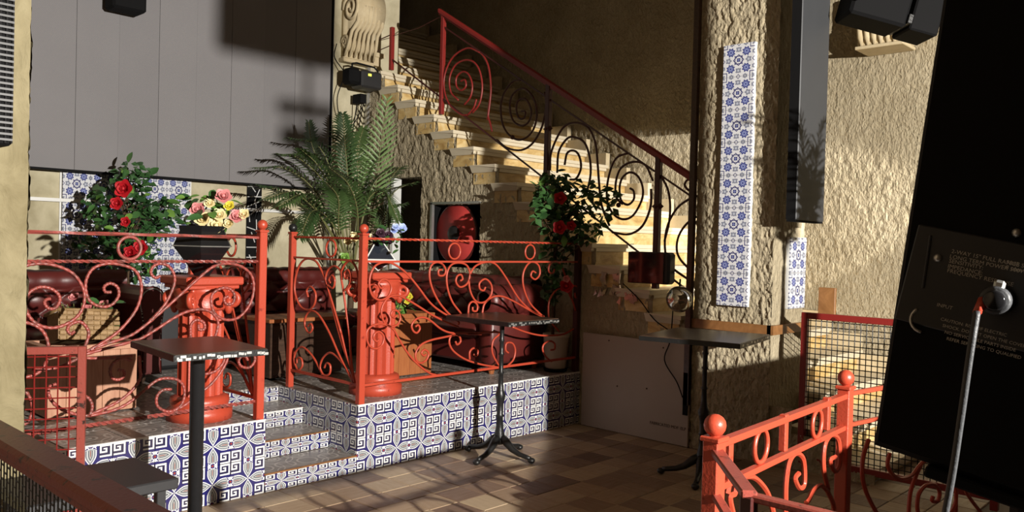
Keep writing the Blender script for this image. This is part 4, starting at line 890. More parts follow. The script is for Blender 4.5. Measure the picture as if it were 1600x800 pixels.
# ================================================================ PEDESTALS
def pedestal(lab, cx, cy, top, w, R_):
    t = thing('fluted_pedestal', lab, 'pedestal', (cx, cy, ZP), 'red fluted column pedestals'); H = top-ZP
    obj('base', M().lathe([(R_*1.45, ZP), (R_*1.45, ZP+.06), (R_*1.25, ZP+.08), (R_*1.32, ZP+.11), (R_*1.28, ZP+.135), (R_*1.05, ZP+.15)], (cx, cy, 0), 24), 'red', t, True)
    sh = M(); n = 64; v = []; zs = np.linspace(ZP+.15, top-.20, 3)
    for z in zs:
        for k in range(n):
            a = 2*PI*k/n; r = R_*(1-.11*abs(math.cos(8*a)))
            v.append((cx+r*math.cos(a), cy+r*math.sin(a), z))
    sh.add(v, [(i*n+k, i*n+(k+1) % n, (i+1)*n+(k+1) % n, (i+1)*n+k) for i in range(2) for k in range(n)]); obj('fluted_shaft', sh, 'red', t)
    cap = obj('capital', M().lathe([(R_*1.05, top-.21), (R_*1.15, top-.19), (R_*1.05, top-.17), (R_*1.25, top-.10), (R_*1.3, top-.06)], (cx, cy, 0), 24), 'red', t, True)
    obj('abacus', M().bbox(cx-w/2, cx+w/2, cy-w/2, cy+w/2, top-.05, top, .008).bbox(cx-w/2+.02, cx+w/2-.02, cy-w/2+.02, cy+w/2-.02, top-.075, top-.05, .006), 'red', t)
    for sx in (-1, 1):
        for sy in (-1, 1):
            ct = (cx+sx*w*.40, cy+sy*w*.40)
            d = Vector((sx, sy, 0)).normalized(); pp = []
            for q in range(26):
                an = q/25*PI*3.2; r = .058*(1-q/30); c0 = Vector((ct[0], ct[1], top-.135))
                pp.append(c0+d*(r*math.cos(an+PI*.6)-.02)+Vector((0, 0, r*math.sin(an+PI*.6))))
            obj('volute', M().tube(pp, .018, 6), 'red', cap, True)
            obj('leaf_ornament', M().ball((ct[0]-sx*.03, ct[1]-sy*.03, top-.18), .035, 8, 6, (.8, .8, 1.6)), 'red', cap, True)
pedestal('glossy orange-red fluted pedestal carrying the black faceted vase, left of the steps', 2.46, 4.96, 1.345, .37, .135)
pedestal('glossy orange-red fluted pedestal behind the corner post, right of the steps', 3.84, 4.98, 1.36, .36, .135)
# ================================================================ PLANTS
def leaf_mesh(L, W, name, mat, fold=.25, nseg=4):
    m = M(); v = []; n = nseg
    for i in range(n+1):
        t = i/n; w_ = W*math.sin(PI*min(.97, t*.92+.06))**.8; z = -L*.12*t*t
        v += [(-w_, t*L, z+w_*fold), (0, t*L, z), (w_, t*L, z+w_*fold)]
    f = []
    for i in range(n): a = i*3; f += [(a, a+1, a+4, a+3), (a+1, a+2, a+5, a+4)]
    m.add(v, f); return meshdata(name, m, mat, True)
def petal_cup(m, c, r, ax, n=5, op=.6, L=1.0, ph=0):
    """one whorl of cupped petals around axis ax"""
    ax = Vector(ax).normalized(); u = ax.orthogonal().normalized(); w_ = ax.cross(u); c = Vector(c)
    for k in range(n):
        a = 2*PI*k/n+ph; d = u*math.cos(a)+w_*math.sin(a); s = ax.cross(d); v = []
        for i in range(4):
            t = i/3; wd = r*.75*math.sin(PI*(.18+.72*t)); out = r*(op*t+.12*math.sin(PI*t)); up = r*L*t*(1-.25*t*op)
            for j in (-1, 0, 1): v.append(c+d*(out-abs(j)*wd*.35)+s*j*wd+ax*up)
        m.add(v, [(i*3+j, i*3+j+1, i*3+j+4, i*3+j+3) for i in range(3) for j in (0, 1)])
def rose(parent, c, r, ax, mat, name='rose'):
    m = M(); petal_cup(m, c, r*.5, ax, 3, .25, 1.2, .3); petal_cup(m, c, r*.75, ax, 4, .5, 1.15, .9); petal_cup(m, c, r, ax, 5, .8, 1.0, .1); petal_cup(m, c, r*1.15, ax, 5, 1.15, .7, .7)
    m.ball(tuple(Vector(c)+Vector(ax).normalized()*r*.5), r*.3, 8, 6)
    return obj(name, m, mat, parent, True)
LF = leaf_mesh(.085, .026, 'leaf', 'leaf'); LF2 = leaf_mesh(.085, .028, 'leaf', 'leaf2')
def place_leaf(me, parent, p, s, up=0.0):
    o = bpy.data.objects.new('leaf', me); COL.objects.link(o)
    d = Vector((rng.normal(), rng.normal(), rng.normal()*.6-.15)).normalized()
    o.rotation_euler = d.to_track_quat('Y', 'Z').to_euler(); o.rotation_euler.rotate_axis('Y', rng.uniform(-1.2, 1.2))
    o.location = p; o.scale = (s,)*3; adopt(o, parent)
def stuff_leaves(parent, pts, mat='leaf', L=.085, W=.026, name='foliage'):
    m = M()
    for p in pts:
        d = Vector((rng.normal(), rng.normal(), rng.normal()*.6-.15)).normalized(); q = d.to_track_quat('Y', 'Z').to_matrix().to_4x4()
        R_ = Matrix.Translation(p) @ q @ Matrix.Rotation(rng.uniform(-1.2, 1.2), 4, 'Y'); s = rng.uniform(.7, 1.25)
        vs = [(0, 0, 0), (-W*s, L*s*.45, W*.3), (0, L*s*.5, -.004), (W*s, L*s*.45, W*.3), (0, L*s, -.012)]
        m.add([R_ @ Vector(v) for v in vs], [(0, 2, 1), (0, 3, 2), (1, 2, 4), (2, 3, 4)])
    o = obj(name, m, mat, parent); o['kind'] = 'stuff'; return o
def rose_tree(lab, base, blobs, roses, nl, ns, pot=None, trunk=True, z0=ZP):
    t = thing('rose_tree', lab, 'plant', (base[0], base[1], z0))
    pts = []
    tot = sum(b[3]*b[4]*b[5] for b in blobs)
    for b in blobs:
        k = int((nl+ns)*b[3]*b[4]*b[5]/tot)+3
        for _ in range(k):
            d = Vector(rng.normal(size=3)).normalized()*rng.uniform(.25, 1)**.45; pts.append((b[0]+d.x*b[3], b[1]+d.y*b[4], b[2]+d.z*b[5]))
    rng.shuffle(pts); pts = [tuple(p) for p in pts]
    for p in pts[:nl]: place_leaf(LF if rng.rand() < .82 else LF2, t, p, rng.uniform(.75, 1.3))
    stuff_leaves(t, pts[nl:])
    tw = M()
    for _ in range(34):
        p = Vector(pts[rng.randint(len(pts))]); z = max(z0+.25, p.z-rng.uniform(.1, .35)); q = Vector((base[0]+rng.normal()*.02, base[1]+rng.normal()*.02, z)); tw.tube([q, (q+p)/2+Vector((0, 0, .03)), p], [.006, .004, .002], 4)
    o = obj('twigs', tw, 'bark', t); o['kind'] = 'stuff'
    ztop = max(b[2] for b in blobs)
    for s in (-1, 1): obj('trunk', M().tube([(base[0]+s*.015, base[1], z0+.05), (base[0]-s*.02, base[1], (z0+ztop)/2), (base[0]+s*.01, base[1], ztop)], [.014, .012, .006], 6), 'bark', t, True)
    for (p, r, ax, mt) in roses: rose(t, p, r, ax, mt)
    return t
def pot(lab, c, r0, r1, z0, z1, mat='pot', tray=True, name='plant_pot'):
    t = thing(name, lab, 'pot', (c[0], c[1], z0))
    obj('bowl', M().lathe([(r0*.9, z0+.03), (r0, z0+.04), (r1, z1-.03), (r1*1.06, z1-.03), (r1*1.06, z1), (r1*.94, z1), (r1*.92, z1-.04), (.01, z1-.045)], (*c, 0), 28), mat, t, True)
    if tray: obj('saucer', M().lathe([(r0*1.0, z0), (r0*1.15, z0+.03), (r0*1.05, z0+.03)], (*c, 0), 24), 'black', t, True)
    return t
CD = (-.73, -.65, .1)
K_ = (2.96, 7.36)
def rb(px, pz, rx, rz): return (K_[0]+(px-225)/163*.76, K_[1]-(px-225)/163*.02, 1.6-(pz-370)/163, rx, .17, rz)
rose_tree('artificial rose tree with red blooms in front of the floral tile panel', K_,
    [rb(225, 345, .30, .36), rb(195, 395, .30, .20), rb(275, 345, .22, .22), rb(235, 290, .16, .14), rb(172, 330, .12, .14), rb(305, 328, .10, .05), rb(250, 410, .22, .16)],
    [((K_[0]-.10, 7.16, 1.965), .062, CD, 'rose_red'), ((K_[0]-.165, 7.14, 1.84), .045, CD, 'rose_red'), ((K_[0]-.10, 7.12, 1.69), .035, CD, 'rose_red'), ((K_[0]+.04, 7.14, 1.475), .052, CD, 'rose_red'), ((K_[0]-.05, 7.14, 1.435), .045, CD, 'rose_red')], 250, 520)
pot('plain black planter pot hidden behind the left sofa under the rose tree', (2.96, 7.36), .12, .15, ZP, ZP+.3, 'black')
rose_tree('tall artificial rose tree with red blooms in the corner by the stair railing', (5.70, 4.84),
    [(5.62, 4.80, 2.00, .22, .18, .25), (5.50, 4.72, 1.88, .20, .12, .22), (5.74, 4.75, 1.75, .18, .12, .22), (5.60, 4.6, 2.1, .12, .1, .10), (5.78, 4.45, 1.95, .10, .24, .20), (5.62, 4.78, 1.45, .13, .12, .42), (5.75, 4.5, 1.72, .1, .16, .1)],
    [((5.49, 4.62, 1.99), .045, CD, 'rose_red'), ((5.47, 4.60, 1.74), .048, CD, 'rose_red'), ((5.60, 4.58, 1.76), .035, CD, 'rose_red'), ((5.63, 4.64, 1.235), .048, CD, 'rose_red'), ((5.58, 4.60, 1.30), .025, CD, 'rose_pink')], 250, 460)
pot('cream ceramic pot on a black saucer at the right end of the platform', (5.72, 4.815), .095, .115, ZP, .80)
# flowers in the left planter
def small_flowers(name, lab, c, n, rad, h, leaves, mats, r, lm=LF2, bright=.7):
    t = thing(name, lab, 'flowers', c)
    for i in range(leaves):
        a = rng.uniform(0, 2*PI); q = rng.uniform(0, 1)**.5; place_leaf(lm if rng.rand() < bright else LF, t, (c[0]+rad[0]*q*math.cos(a), c[1]+rad[1]*q*math.sin(a), c[2]+rng.uniform(.1, .9)*h), rng.uniform(.7, 1.1))
    for i in range(n):
        a = rng.uniform(0, 2*PI); q = rng.uniform(0, 1)**.5; p = (c[0]+rad[0]*q*math.cos(a), c[1]+rad[1]*q*math.sin(a), c[2]+rng.uniform(.6, 1.0)*h)
        f_ = rose(t, p, r*rng.uniform(.8, 1.2), (-.6+rng.normal()*.3, -.6+rng.normal()*.3, .5), mats[i % len(mats)], 'bloom')
    st_ = M()
    for i in range(14):
        a = rng.uniform(0, 2*PI); st_.tube([c, (c[0]+rad[0]*.6*math.cos(a), c[1]+rad[1]*.6*math.sin(a), c[2]+h*.8)], .003, 4)
    o = obj('stems', st_, 'stem', t); o['kind'] = 'stuff'
    return t
small_flowers('flower_bunch', 'bunch of yellow flowers and bright leaves in the orange-brown planter', (4.42, 5.5, .94), 12, (.15, .08), .20, 46, ['petal_yellow'], .028)
small_flowers('flower_bunch', 'leafy pink-flowered bunch drooping behind the wicker basket', (2.02, 5.72, .88), 3, (.24, .06), .32, 30, ['rose_pink'], .03, LF, .3)
# faceted vase + bouquet
def faceted(t, name, c, rings, n, mat, rot=0):
    return obj(name, M().lathe(rings, c, n), mat, t)
t = thing('faceted_vase', 'black faceted glass vase on the left red pedestal', 'vase', (2.46, 4.96, 1.345))
obj('body', M().lathe([(.05, 1.346), (.11, 1.43), (.19, 1.53), (.15, 1.62), (.155, 1.655), (.145, 1.655), (.01, 1.60)], (2.46, 4.96, 0), 6), 'black_gloss', t)
obj('facet_edges', M().tube([(2.46+.192*math.cos(PI/3*k), 4.96+.192*math.sin(PI/3*k), 1.53) for k in range(7)], .004, 5), 'steel', t)
t = thing('rose_bouquet', 'bouquet of cream and pink roses in the black faceted vase', 'flowers', (2.46, 4.96, 1.64))
for i in range(40): 
    a = rng.uniform(0, 2*PI); q = rng.uniform(.3, 1)
    place_leaf(LF if rng.rand() < .7 else LF2, t, (2.50+.17*q*math.cos(a), 4.96+.14*q*math.sin(a), 1.66+rng.uniform(0, .18)), rng.uniform(.7, 1.2))
for (dx, dz, r, mt) in ((.02, .235, .045, 'rose_pink'), (-.13, .15, .042, 'rose_pink'), (.11, .115, .042, 'rose_pink'), (-.10, .09, .045, 'rose_cream'), (-.02, .05, .048, 'rose_cream'), (.0, .12, .04, 'rose_cream'), (.15, .13, .032, 'rose_cream'), (-.10, .02, .036, 'rose_cream'), (.06, .18, .03, 'petal_yellow'), (-.03, -.0, .035, 'rose_cream'), (.06, .07, .03, 'rose_cream'), (-.06, .19, .03, 'rose_cream')):
    rose(t, (2.46+dx*.73+.055, 4.86-dx*.68, 1.60+dz), r*.9, (-.6+rng.normal()*.2, -.62, .35), mt)
# geometric terrarium
tc = (3.80, 4.93); zb = 1.362
t = thing('terrarium', 'white-framed pyramid glass terrarium on the right red pedestal', 'terrarium', (*tc, zb))
b_ = [Vector((tc[0]+.15*math.cos(a), tc[1]+.15*math.sin(a), zb+.09)) for a in (PI/4-.5, 3*PI/4-.5, 5*PI/4-.5, 7*PI/4-.5)]; tp = Vector((*tc, zb+.26)); bt_ = Vector((*tc, zb+.008))
for k in range(4):
    for q in (tp, b_[(k+1) % 4]): obj('frame_bar', M().tube([b_[k], q], .0055, 5), 'white', t)
    obj('frame_bar', M().tube([b_[k], bt_], .005, 5), 'white', t)
obj('glass', M().add(list(b_)+[tp, bt_], [(0, 1, 4), (1, 2, 4), (2, 3, 4), (3, 0, 4), (0, 1, 5), (1, 2, 5), (2, 3, 5), (3, 0, 5)]), 'glass', t)
t = thing('mixed_bouquet', 'plum, pale blue and cream artificial flowers around the glass terrarium', 'flowers', (*tc, zb+.1))
for i in range(46):
    p = (tc[0]+rng.normal()*.10, tc[1]+rng.normal()*.08, zb+.16+rng.uniform(0, .18)); place_leaf(LF, t, p, rng.uniform(.5, .9))
for i in range(14): rose(t, (tc[0]-.02+rng.normal()*.08, tc[1]+rng.normal()*.05, zb+.22+rng.uniform(0, .09)), .028, (-.5, -.7, .4), 'petal_plum', 'bloom')
for i in range(9): rose(t, (tc[0]+.12+rng.normal()*.035, tc[1]-.10+rng.normal()*.03, zb+.325+rng.normal()*.018), .022, (-.5, -.7, .5), 'petal_blue', 'bloom')
for i in range(6): rose(t, (tc[0]-.12+rng.normal()*.05, tc[1]+.08+rng.normal()*.04, zb+.15+rng.uniform(-.08, .12)), .025, (-.5, -.7, .4), 'rose_cream', 'bloom')
rose(t, (tc[0]-.20, tc[1]+.14, zb+.09), .035, (-.6, -.6, .4), 'leaf2', 'bloom')
# ---- palm
def frond(pts, Lf=.30, n=26, wl=.013, droop=.35, seed=0, start=.32):
    r = np.random.RandomState(seed)
    P = [Vector(tuple(float(x) for x in p)) for p in smoothcurve(pts, 12)]; m = M(); N = len(P)
    for s in (-1, 1):
        for i in range(n):
            t = start+(1-start)*(i+.5)/n; k = min(int(t*(N-1)), N-2); p = P[k].lerp(P[k+1], t*(N-1)-k); T = (P[k+1]-P[k]).normalized()
            side = T.cross(Vector((0, 0, 1))); side = side.normalized() if side.length > .15 else Vector((.7, -.7, 0))
            up = side.cross(T).normalized()
            L = Lf*math.sin(PI*(.20+.74*(i+.5)/n))**.7*r.uniform(.85, 1.1)
            d = (side*s*.85+T*(.55+.5*(i/n))+up*.15).normalized(); q = p+d*L*.5+Vector((0, 0, -L*droop*.15)); e = p+d*L+Vector((0, 0, -L*droop*r.uniform(.6, 1.2)))
            wv = d.cross(up).normalized()*wl*.5; fu = up*.003
            m.add([p-wv*.5, p+wv*.5, q-wv, q+fu, q+wv, e], [(0, 3, 2), (0, 1, 3), (1, 4, 3), (2, 3, 5), (3, 4, 5)])
    return m, P
def palm(name, lab, base, fr, z0, s=1, lit=(0, 2, 4, 12, 13, 14)):
    t = thing(name, lab, 'plant', (*base, z0))
    for i, f in enumerate(fr):
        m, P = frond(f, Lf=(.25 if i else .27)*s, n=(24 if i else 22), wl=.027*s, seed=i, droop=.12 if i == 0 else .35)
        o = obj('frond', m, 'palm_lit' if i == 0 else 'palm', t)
        obj('stalk', M().tube(P[::3]+[P[-1]], [.008*s*(1-.75*j/(len(P[::3])))+.0015 for j in range(len(P[::3])+1)], 5), 'stem', o, True)
    obj('trunk', M().tube([(base[0], base[1], z0+.05), (base[0]+.01, base[1], z0+.45*s), (base[0], base[1], z0+.85*s)], [.03*s, .035*s, .02*s], 8), 'bark', t, True)
    return t
palm('potted_palm', 'large artificial palm with arching fronds between the grey screen and the stair wall', (5.3, 7.35), FRONDS, ZP)
pot('dark pot under the large palm behind the long sofa', (5.3, 7.5), .13, .16, ZP, ZP+.32, 'black')
# palm standing outside the view, between the lamp and the hanging black column (its shadow falls there)
def shadow_palm(lab, bx, by, ztop):
    fr = []
    for i in range(16):
        a = 2*PI*i/16+.3; R_ = rng.uniform(.05, .27); H = ztop-rng.uniform(0, .5)
        fr.append([(bx, by, ztop-.9), (bx+.05*math.cos(a), by+.05*math.sin(a), ztop-.55), (bx+R_*.5*math.cos(a), by+R_*.5*math.sin(a), H-.12), (bx+R_*math.cos(a), by+R_*math.sin(a), H-.02)])
    t = thing('potted_palm', lab, 'plant', (bx, by, 0))
    for i, f in enumerate(fr):
        m, P_ = frond(f, Lf=.17, n=18, wl=.014, seed=i+40, start=.15); o = obj('frond', m, 'palm', t); obj('stalk', M().tube(P_[::4]+[P_[-1]], .004, 4), 'stem', o)
    obj('trunk', M().tube([(bx, by, .2), (bx, by, ztop-.85)], [.03, .02], 8), 'bark', t)
    obj('pot', M().lathe([(.13, 0), (.17, .3), (.16, .3), (.01, .28)], (bx, by, 0), 16), 'black', t)
shadow_palm('slender palm in a black pot standing out of view behind the added low light-blocking slab', 4.86, .72, 2.70)
# ================================================================ EQUIPMENT
t = thing('led_screen', 'large grey LED video screen hanging on the back wall', 'screen', (3.7, 7.78, 2.13))
x = 2.235; edges = [2.235, 2.30]+[2.30+.3605*i for i in range(1, 9)]; edges[-1] = 5.26
for i in range(len(edges)-1):
    obj('module', M().bbox(edges[i]+.0005, edges[i+1]-.0005, 7.742+(i % 2)*.004, 7.79, 2.135, 5.635, .0015), 'led', t)
obj('frame', M().box(2.235, 5.27, 7.79, 7.83, 2.125, 5.64).box(5.262, 5.285, 7.735, 7.83, 2.125, 5.64).box(2.235, 5.285, 7.736, 7.8, 2.118, 2.135), 'black', t)
# lattice panel below screen
t = thing('lattice_panel', 'tall white cut-out lattice panel with a triangle pattern on the back wall', 'panel', (4.45, 7.84, .9))
obj('backing', M().box(4.365, 4.53, 7.862, 7.873, .46, 2.14), 'black', t)
r_ = np.random.RandomState(3); zz = .5; side = 0
for i in range(30):
    z0 = .6+i*.052; a = (4.365+r_.rand()*.165, z0); b = (4.365+r_.rand()*.165, z0+r_.uniform(.06, .16)); b = (b[0], min(b[1], 2.13))
    if i % 2: a = (4.367, z0); b = (4.528, min(2.13, z0+r_.uniform(-.06, .12)))
    obj('lattice_bar', M().tube([(a[0], 7.858, a[1]), (b[0], 7.858, b[1])], .005, 4), 'white', t)
# corbels
def corbel(lab, x, y, z, w_, h, dep, mt=Matrix.Identity(4)):
    t = thing('carved_corbel', lab, 'corbel', (x, y, z))
    pr = [(0, 0), (-.05, 0), (-.07, .03), (-.06, .08)]
    for q in range(14):
        a = -PI/2-q/13*PI*1.0; pr.append((-.085+.055*math.cos(a)*1, .16+.075*math.sin(a)))
    for q in range(16):
        a = -PI*.4-q/15*PI*1.05; pr.append((-.19+.16*math.cos(a)*1, .48+.20*math.sin(a)))
    pr += [(-.10, .72), (0, .74)]
    sc_ = h/.74
    def T(p): return (y+p[0]*dep/.35, z+p[1]*sc_)
    obj('body', M().prism([T(p) for p in pr], 'x', x-w_/2+.03, x+w_/2-.03), 'stone', t, True)
    for s in (-1, 1):
        for (cy, cz, r) in ((-.19, .48, .16), (-.085, .16, .07)):
            pp = []
            for q in range(30):
                a = q/29*PI*4; rr = r*(1-q/32); pp.append((x+s*(w_/2-.03), *T((cy+rr*math.cos(a), cz+rr*math.sin(a)))))
            obj('volute', M().tube(pp, .018*sc_, 6), 'stone', t, True)
    for k in range(7):
        xx = x-w_/2+.06+k*(w_-.12)/6
        obj('acanthus_leaf', M().tube([(xx, *T((-.352+abs(k-3)*.01, .50))), (xx+(k-3)*.004, *T((-.30, .34))), (xx+(k-3)*.008, *T((-.20, .26))), (xx+(k-3)*.012, *T((-.16, .14))), (xx+(k-3)*.016, *T((-.10, .03)))], [.022, .026, .022, .02, .012], 6), 'stone', t, True)
    obj('abacus', M().bbox(x-w_/2-.02, x+w_/2+.02, y-dep-.02, y, z+.74*sc_, z+.80*sc_, .01), 'stone', t)
    obj('foot_moulding', M().bbox(x-w_/2, x+w_/2, y-.10, y, z-.03, z+.02, .01), 'stone', t)
corbel('ornate carved limestone scroll bracket high beside the stair head', 5.66, 7.87, 3.60, .42, .85, .33)
t = thing('carved_corbel', 'small carved bracket half hidden behind the fixture at the top right', 'corbel', (8.0, 2.85, 3.5))
obj('plinth', M().bbox(7.80, 8.14, 2.62, 3.05, 3.47, 3.50, .006), 'stone', t)
for k in range(7): obj('acanthus_leaf', M().tube([(7.86, 2.66+k*.058, 3.50), (7.83, 2.65+k*.06, 3.58), (7.80, 2.63+k*.065, 3.70)], [.012, .03, .02], 6), 'stone', t, True)
obj('body', M().bbox(7.85, 8.14, 2.62, 3.05, 3.50, 4.0, .02), 'stone', t)
# effect light on wall
t = thing('effect_light', 'black stage effect light with a looped handle hanging beside the screen', 'stage light', (5.62, 7.7, 3.35))
obj('housing', M().bbox(5.52, 5.80, 7.52, 7.74, 3.27, 3.46, .02), 'black_soft', t)
obj('end_cap', M().bbox(5.38, 5.53, 7.54, 7.72, 3.29, 3.47, .03), 'black', t)
obj('handle', M().tube([(5.44, 7.60, 3.46), (5.44, 7.60, 3.52), (5.50, 7.60, 3.535), (5.74, 7.60, 3.525), (5.79, 7.60, 3.49), (5.79, 7.60, 3.42)], .010, 8), 'black', t, True)
obj('indicator', M().box(5.60, 5.64, 7.515, 7.522, 3.40, 3.425), 'led_dot', t)
obj('yoke', M().box(5.56, 5.72, 7.72, 7.86, 3.34, 3.38), 'black', t); obj('power_box', M().box(5.60, 5.68, 7.65, 7.80, 3.12, 3.22), 'black', t)
for i, (pp) in enumerate(([(5.40, 7.7, 3.35), (5.36, 7.75, 3.15), (5.42, 7.78, 2.95), (5.55, 7.78, 2.85), (5.66, 7.76, 3.0), (5.68, 7.72, 3.20)], [(5.37, 7.8, 3.75), (5.345, 7.8, 3.60), (5.42, 7.74, 3.46)], [(5.60, 7.70, 3.20), (5.62, 7.78, 2.95), (5.60, 7.80, 2.75)], [(5.68, 7.7, 3.15), (5.70, 7.8, 2.9), (5.66, 7.82, 2.6)])):
    tag(obj('power_cable', M().tube([tuple(float(c) for c in p) for p in smoothcurve(pp, 6)], .006, 5), 'black', None, True), 'black %s by the stage effect light' % ['cable looping below and left', 'short cable curling above', 'thin cable hanging straight down', 'second cable hanging down at the right'][i], 'cable')
# hanging black column speaker on the pillar
t = thing('column_speaker', 'tall charcoal column loudspeaker hanging on the pillar with a palm shadow on it', 'speaker', (5.9, 2.65, 1.81))
obj('cabinet', M().bbox(5.715, 6.19, 2.61, 2.69, 1.815, 5.3, .008), 'speaker_grey', t)
obj('shaded_side', M().box(5.710, 5.716, 2.615, 2.685, 1.82, 5.3), 'black', t); obj('end_plate', M().box(5.72, 6.185, 2.615, 2.685, 1.805, 1.816), 'black', t)  # black sheet paints the shade on the side turned from the lamp
# grille speaker on left pillar
t = thing('grille_speaker', 'black wire-grille loudspeaker hanging at the far left edge', 'speaker', (.85, 4.0, 1.93))
obj('cabinet', M().bbox(.55, 1.105, 3.93, 4.14, 1.95, 3.6, .01), 'black', t); obj('bracket', M().box(.95, 1.07, 3.98, 4.16, 1.90, 1.95), 'black', t)
g = M()
for i in range(24): g.tube([(.56+i*.0235, 3.922, 1.96), (.56+i*.0235, 3.922, 3.59)], .0035, 4, cap=False)
o = obj('grille_bars', g, 'black_soft', t); o['kind'] = 'stuff'
g = M()
for i in range(70): g.box(.555, 1.103, 3.916, 3.920, 1.97+i*.0232, 1.979+i*.0232)
o = obj('grille_cross_bars', g, 'black_soft', t); o['kind'] = 'stuff'
# monitor box on stair edge
RM = Matrix.Translation((5.74, 3.87, 1.425)) @ Matrix.Rotation(math.radians(8), 4, 'Z')
t = thing('monitor_box', 'small glossy dark cabinet resting on the stair edge, reflecting the red railing', 'cabinet', (5.73, 3.87, 1.30))
obj('case', M().bbox(-.03, .10, -.20, .17, -.13, .13, .02, RM), 'black_soft', t)
obj('front_panel', M().bbox(-.042, -.028, -.16, .165, -.128, .128, .006, RM), 'gloss_panel', t)
sc_ = [[(.19, .02), (-.23, .0)], [(.16, .11), (-.20, .13)], [(.04, .01), (.04, .12)]]
t = thing('mirror_globe', 'round mirrored globe below the glossy cabinet', 'globe', (5.69, 3.535, 1.08))
obj('ball', M().ball((5.69, 3.535, 1.19), .105, 24, 14), 'globe', t, True); obj('stem', M().tube([(5.69, 3.535, 1.295), (5.8, 3.60, 1.34)], .008), 'black', t)
t = thing('mirror_mosaic', 'scattered pinkish mirror mosaic pieces in shadow on the stair wall', 'mosaic', (5.82, 4.3, 1.2))
r_ = np.random.RandomState(5)
for i in range(26):
    a = (4.50-r_.rand()*.28, 1.34-r_.rand()*.20) if i < 18 else (4.24-r_.rand()*.26, 1.20-r_.rand()*.08); q = r_.uniform(.018, .04); an = r_.rand()*6
    obj('shard', M().prism([(a[0]+q*math.cos(an+k*2.1+r_.rand()*.6), a[1]+q*1.4*math.sin(an+k*2.1)) for k in range(3)], 'x', 5.838-r_.rand()*.008, 5.846), 'mosaic', t)
for lab, pp in (('thin black cable running diagonally down the stair wall', [(5.80, 4.16, 1.28), (5.82, 4.0, 1.15), (5.82, 3.85, 1.0), (5.82, 3.70, .92)]), ('thin black cable hanging over the white board beside the pillar', [(5.80, 3.66, 1.1), (5.79, 3.67, .85), (5.79, 3.72, .68), (5.79, 3.60, .52), (5.79, 3.54, .40)])):
    tag(obj('power_cable', M().tube([tuple(float(c) for c in p) for p in smoothcurve(pp, 6)], .005, 5), 'black', None, True), lab, 'cable')
tag(obj('offcut_board', M().bbox(6.30, 6.33, 2.55, 2.68, 1.10, 1.32, .003), 'wood_band', None), 'small yellowish board behind the mesh guard corner', 'board')
# spot speaker top right
RT = Matrix.Translation((6.35, 2.28, 3.33)) @ Matrix.Rotation(math.radians(-47), 4, 'Z') @ Matrix.Rotation(math.radians(14), 4, 'Y')
t = thing('stage_fixture', 'black boxy stage fixture with brackets at the top right', 'stage light', (6.35, 2.28, 3.3))
obj('housing', M().bbox(-.30, .12, -.16, .16, -.08, .36, .02, RT), 'black', t)
obj('front_box', M().bbox(.15, .36, -.15, .15, -.08, .36, .012, RT), 'black', t)
obj('bracket', M().bbox(.118, .152, -.17, .17, -.05, .02, .004, RT), 'iron', t); obj('bracket', M().bbox(.118, .152, -.17, .17, .22, .26, .004, RT), 'iron', t)
obj('hanging_arm', M().tube([RT @ Vector((-.1, 0, .36)), (6.3, 2.3, 5.6)], .02, 8), 'black', t)
for k in range(3): obj('knob', M().ball(tuple(RT @ Vector((-.28+k*.15, -.17, .02+.05*k))), .014, 8, 6), 'black_gloss', t, True)
# hanging box at the top of the screen and unseen blocks added to throw soft shadows there
t = thing('hanging_speaker', 'black box hanging from the ceiling at the top left edge of the picture', 'speaker', (3.0, 7.6, 3.47))
obj('cabinet', M().bbox(2.86, 3.15, 7.48, 7.68, 3.545, 3.95, .02, Matrix.Identity(4)), 'black', t); obj('chain', M().tube([(3.0, 7.6, 3.95), (3.0, 7.6, 5.6)], .01), 'black', t)
for i, (x, z0, z1, w_) in enumerate(((2.565, 2.952, 3.2, .32), (2.645, 2.82, 2.858, .14), (2.65, 2.735, 2.795, .13), (2.45, 2.99, 3.3, .05))):
    t = thing('screen_shadow_block', 'unseen black block added before the stage lamp to shade the screen, %s of the row' % ['the widest', 'the thin upper one', 'the lowest', 'the slimmest'][i], 'stage light', (x, -1.6, z0))
    obj('housing', M().bbox(x-w_/2, x+w_/2, -1.68, -1.52, z0, z1, .008), 'black', t); obj('hanger', M().tube([(x, -1.6, z1), (x, -1.6, 5.6)], .006), 'black', t)
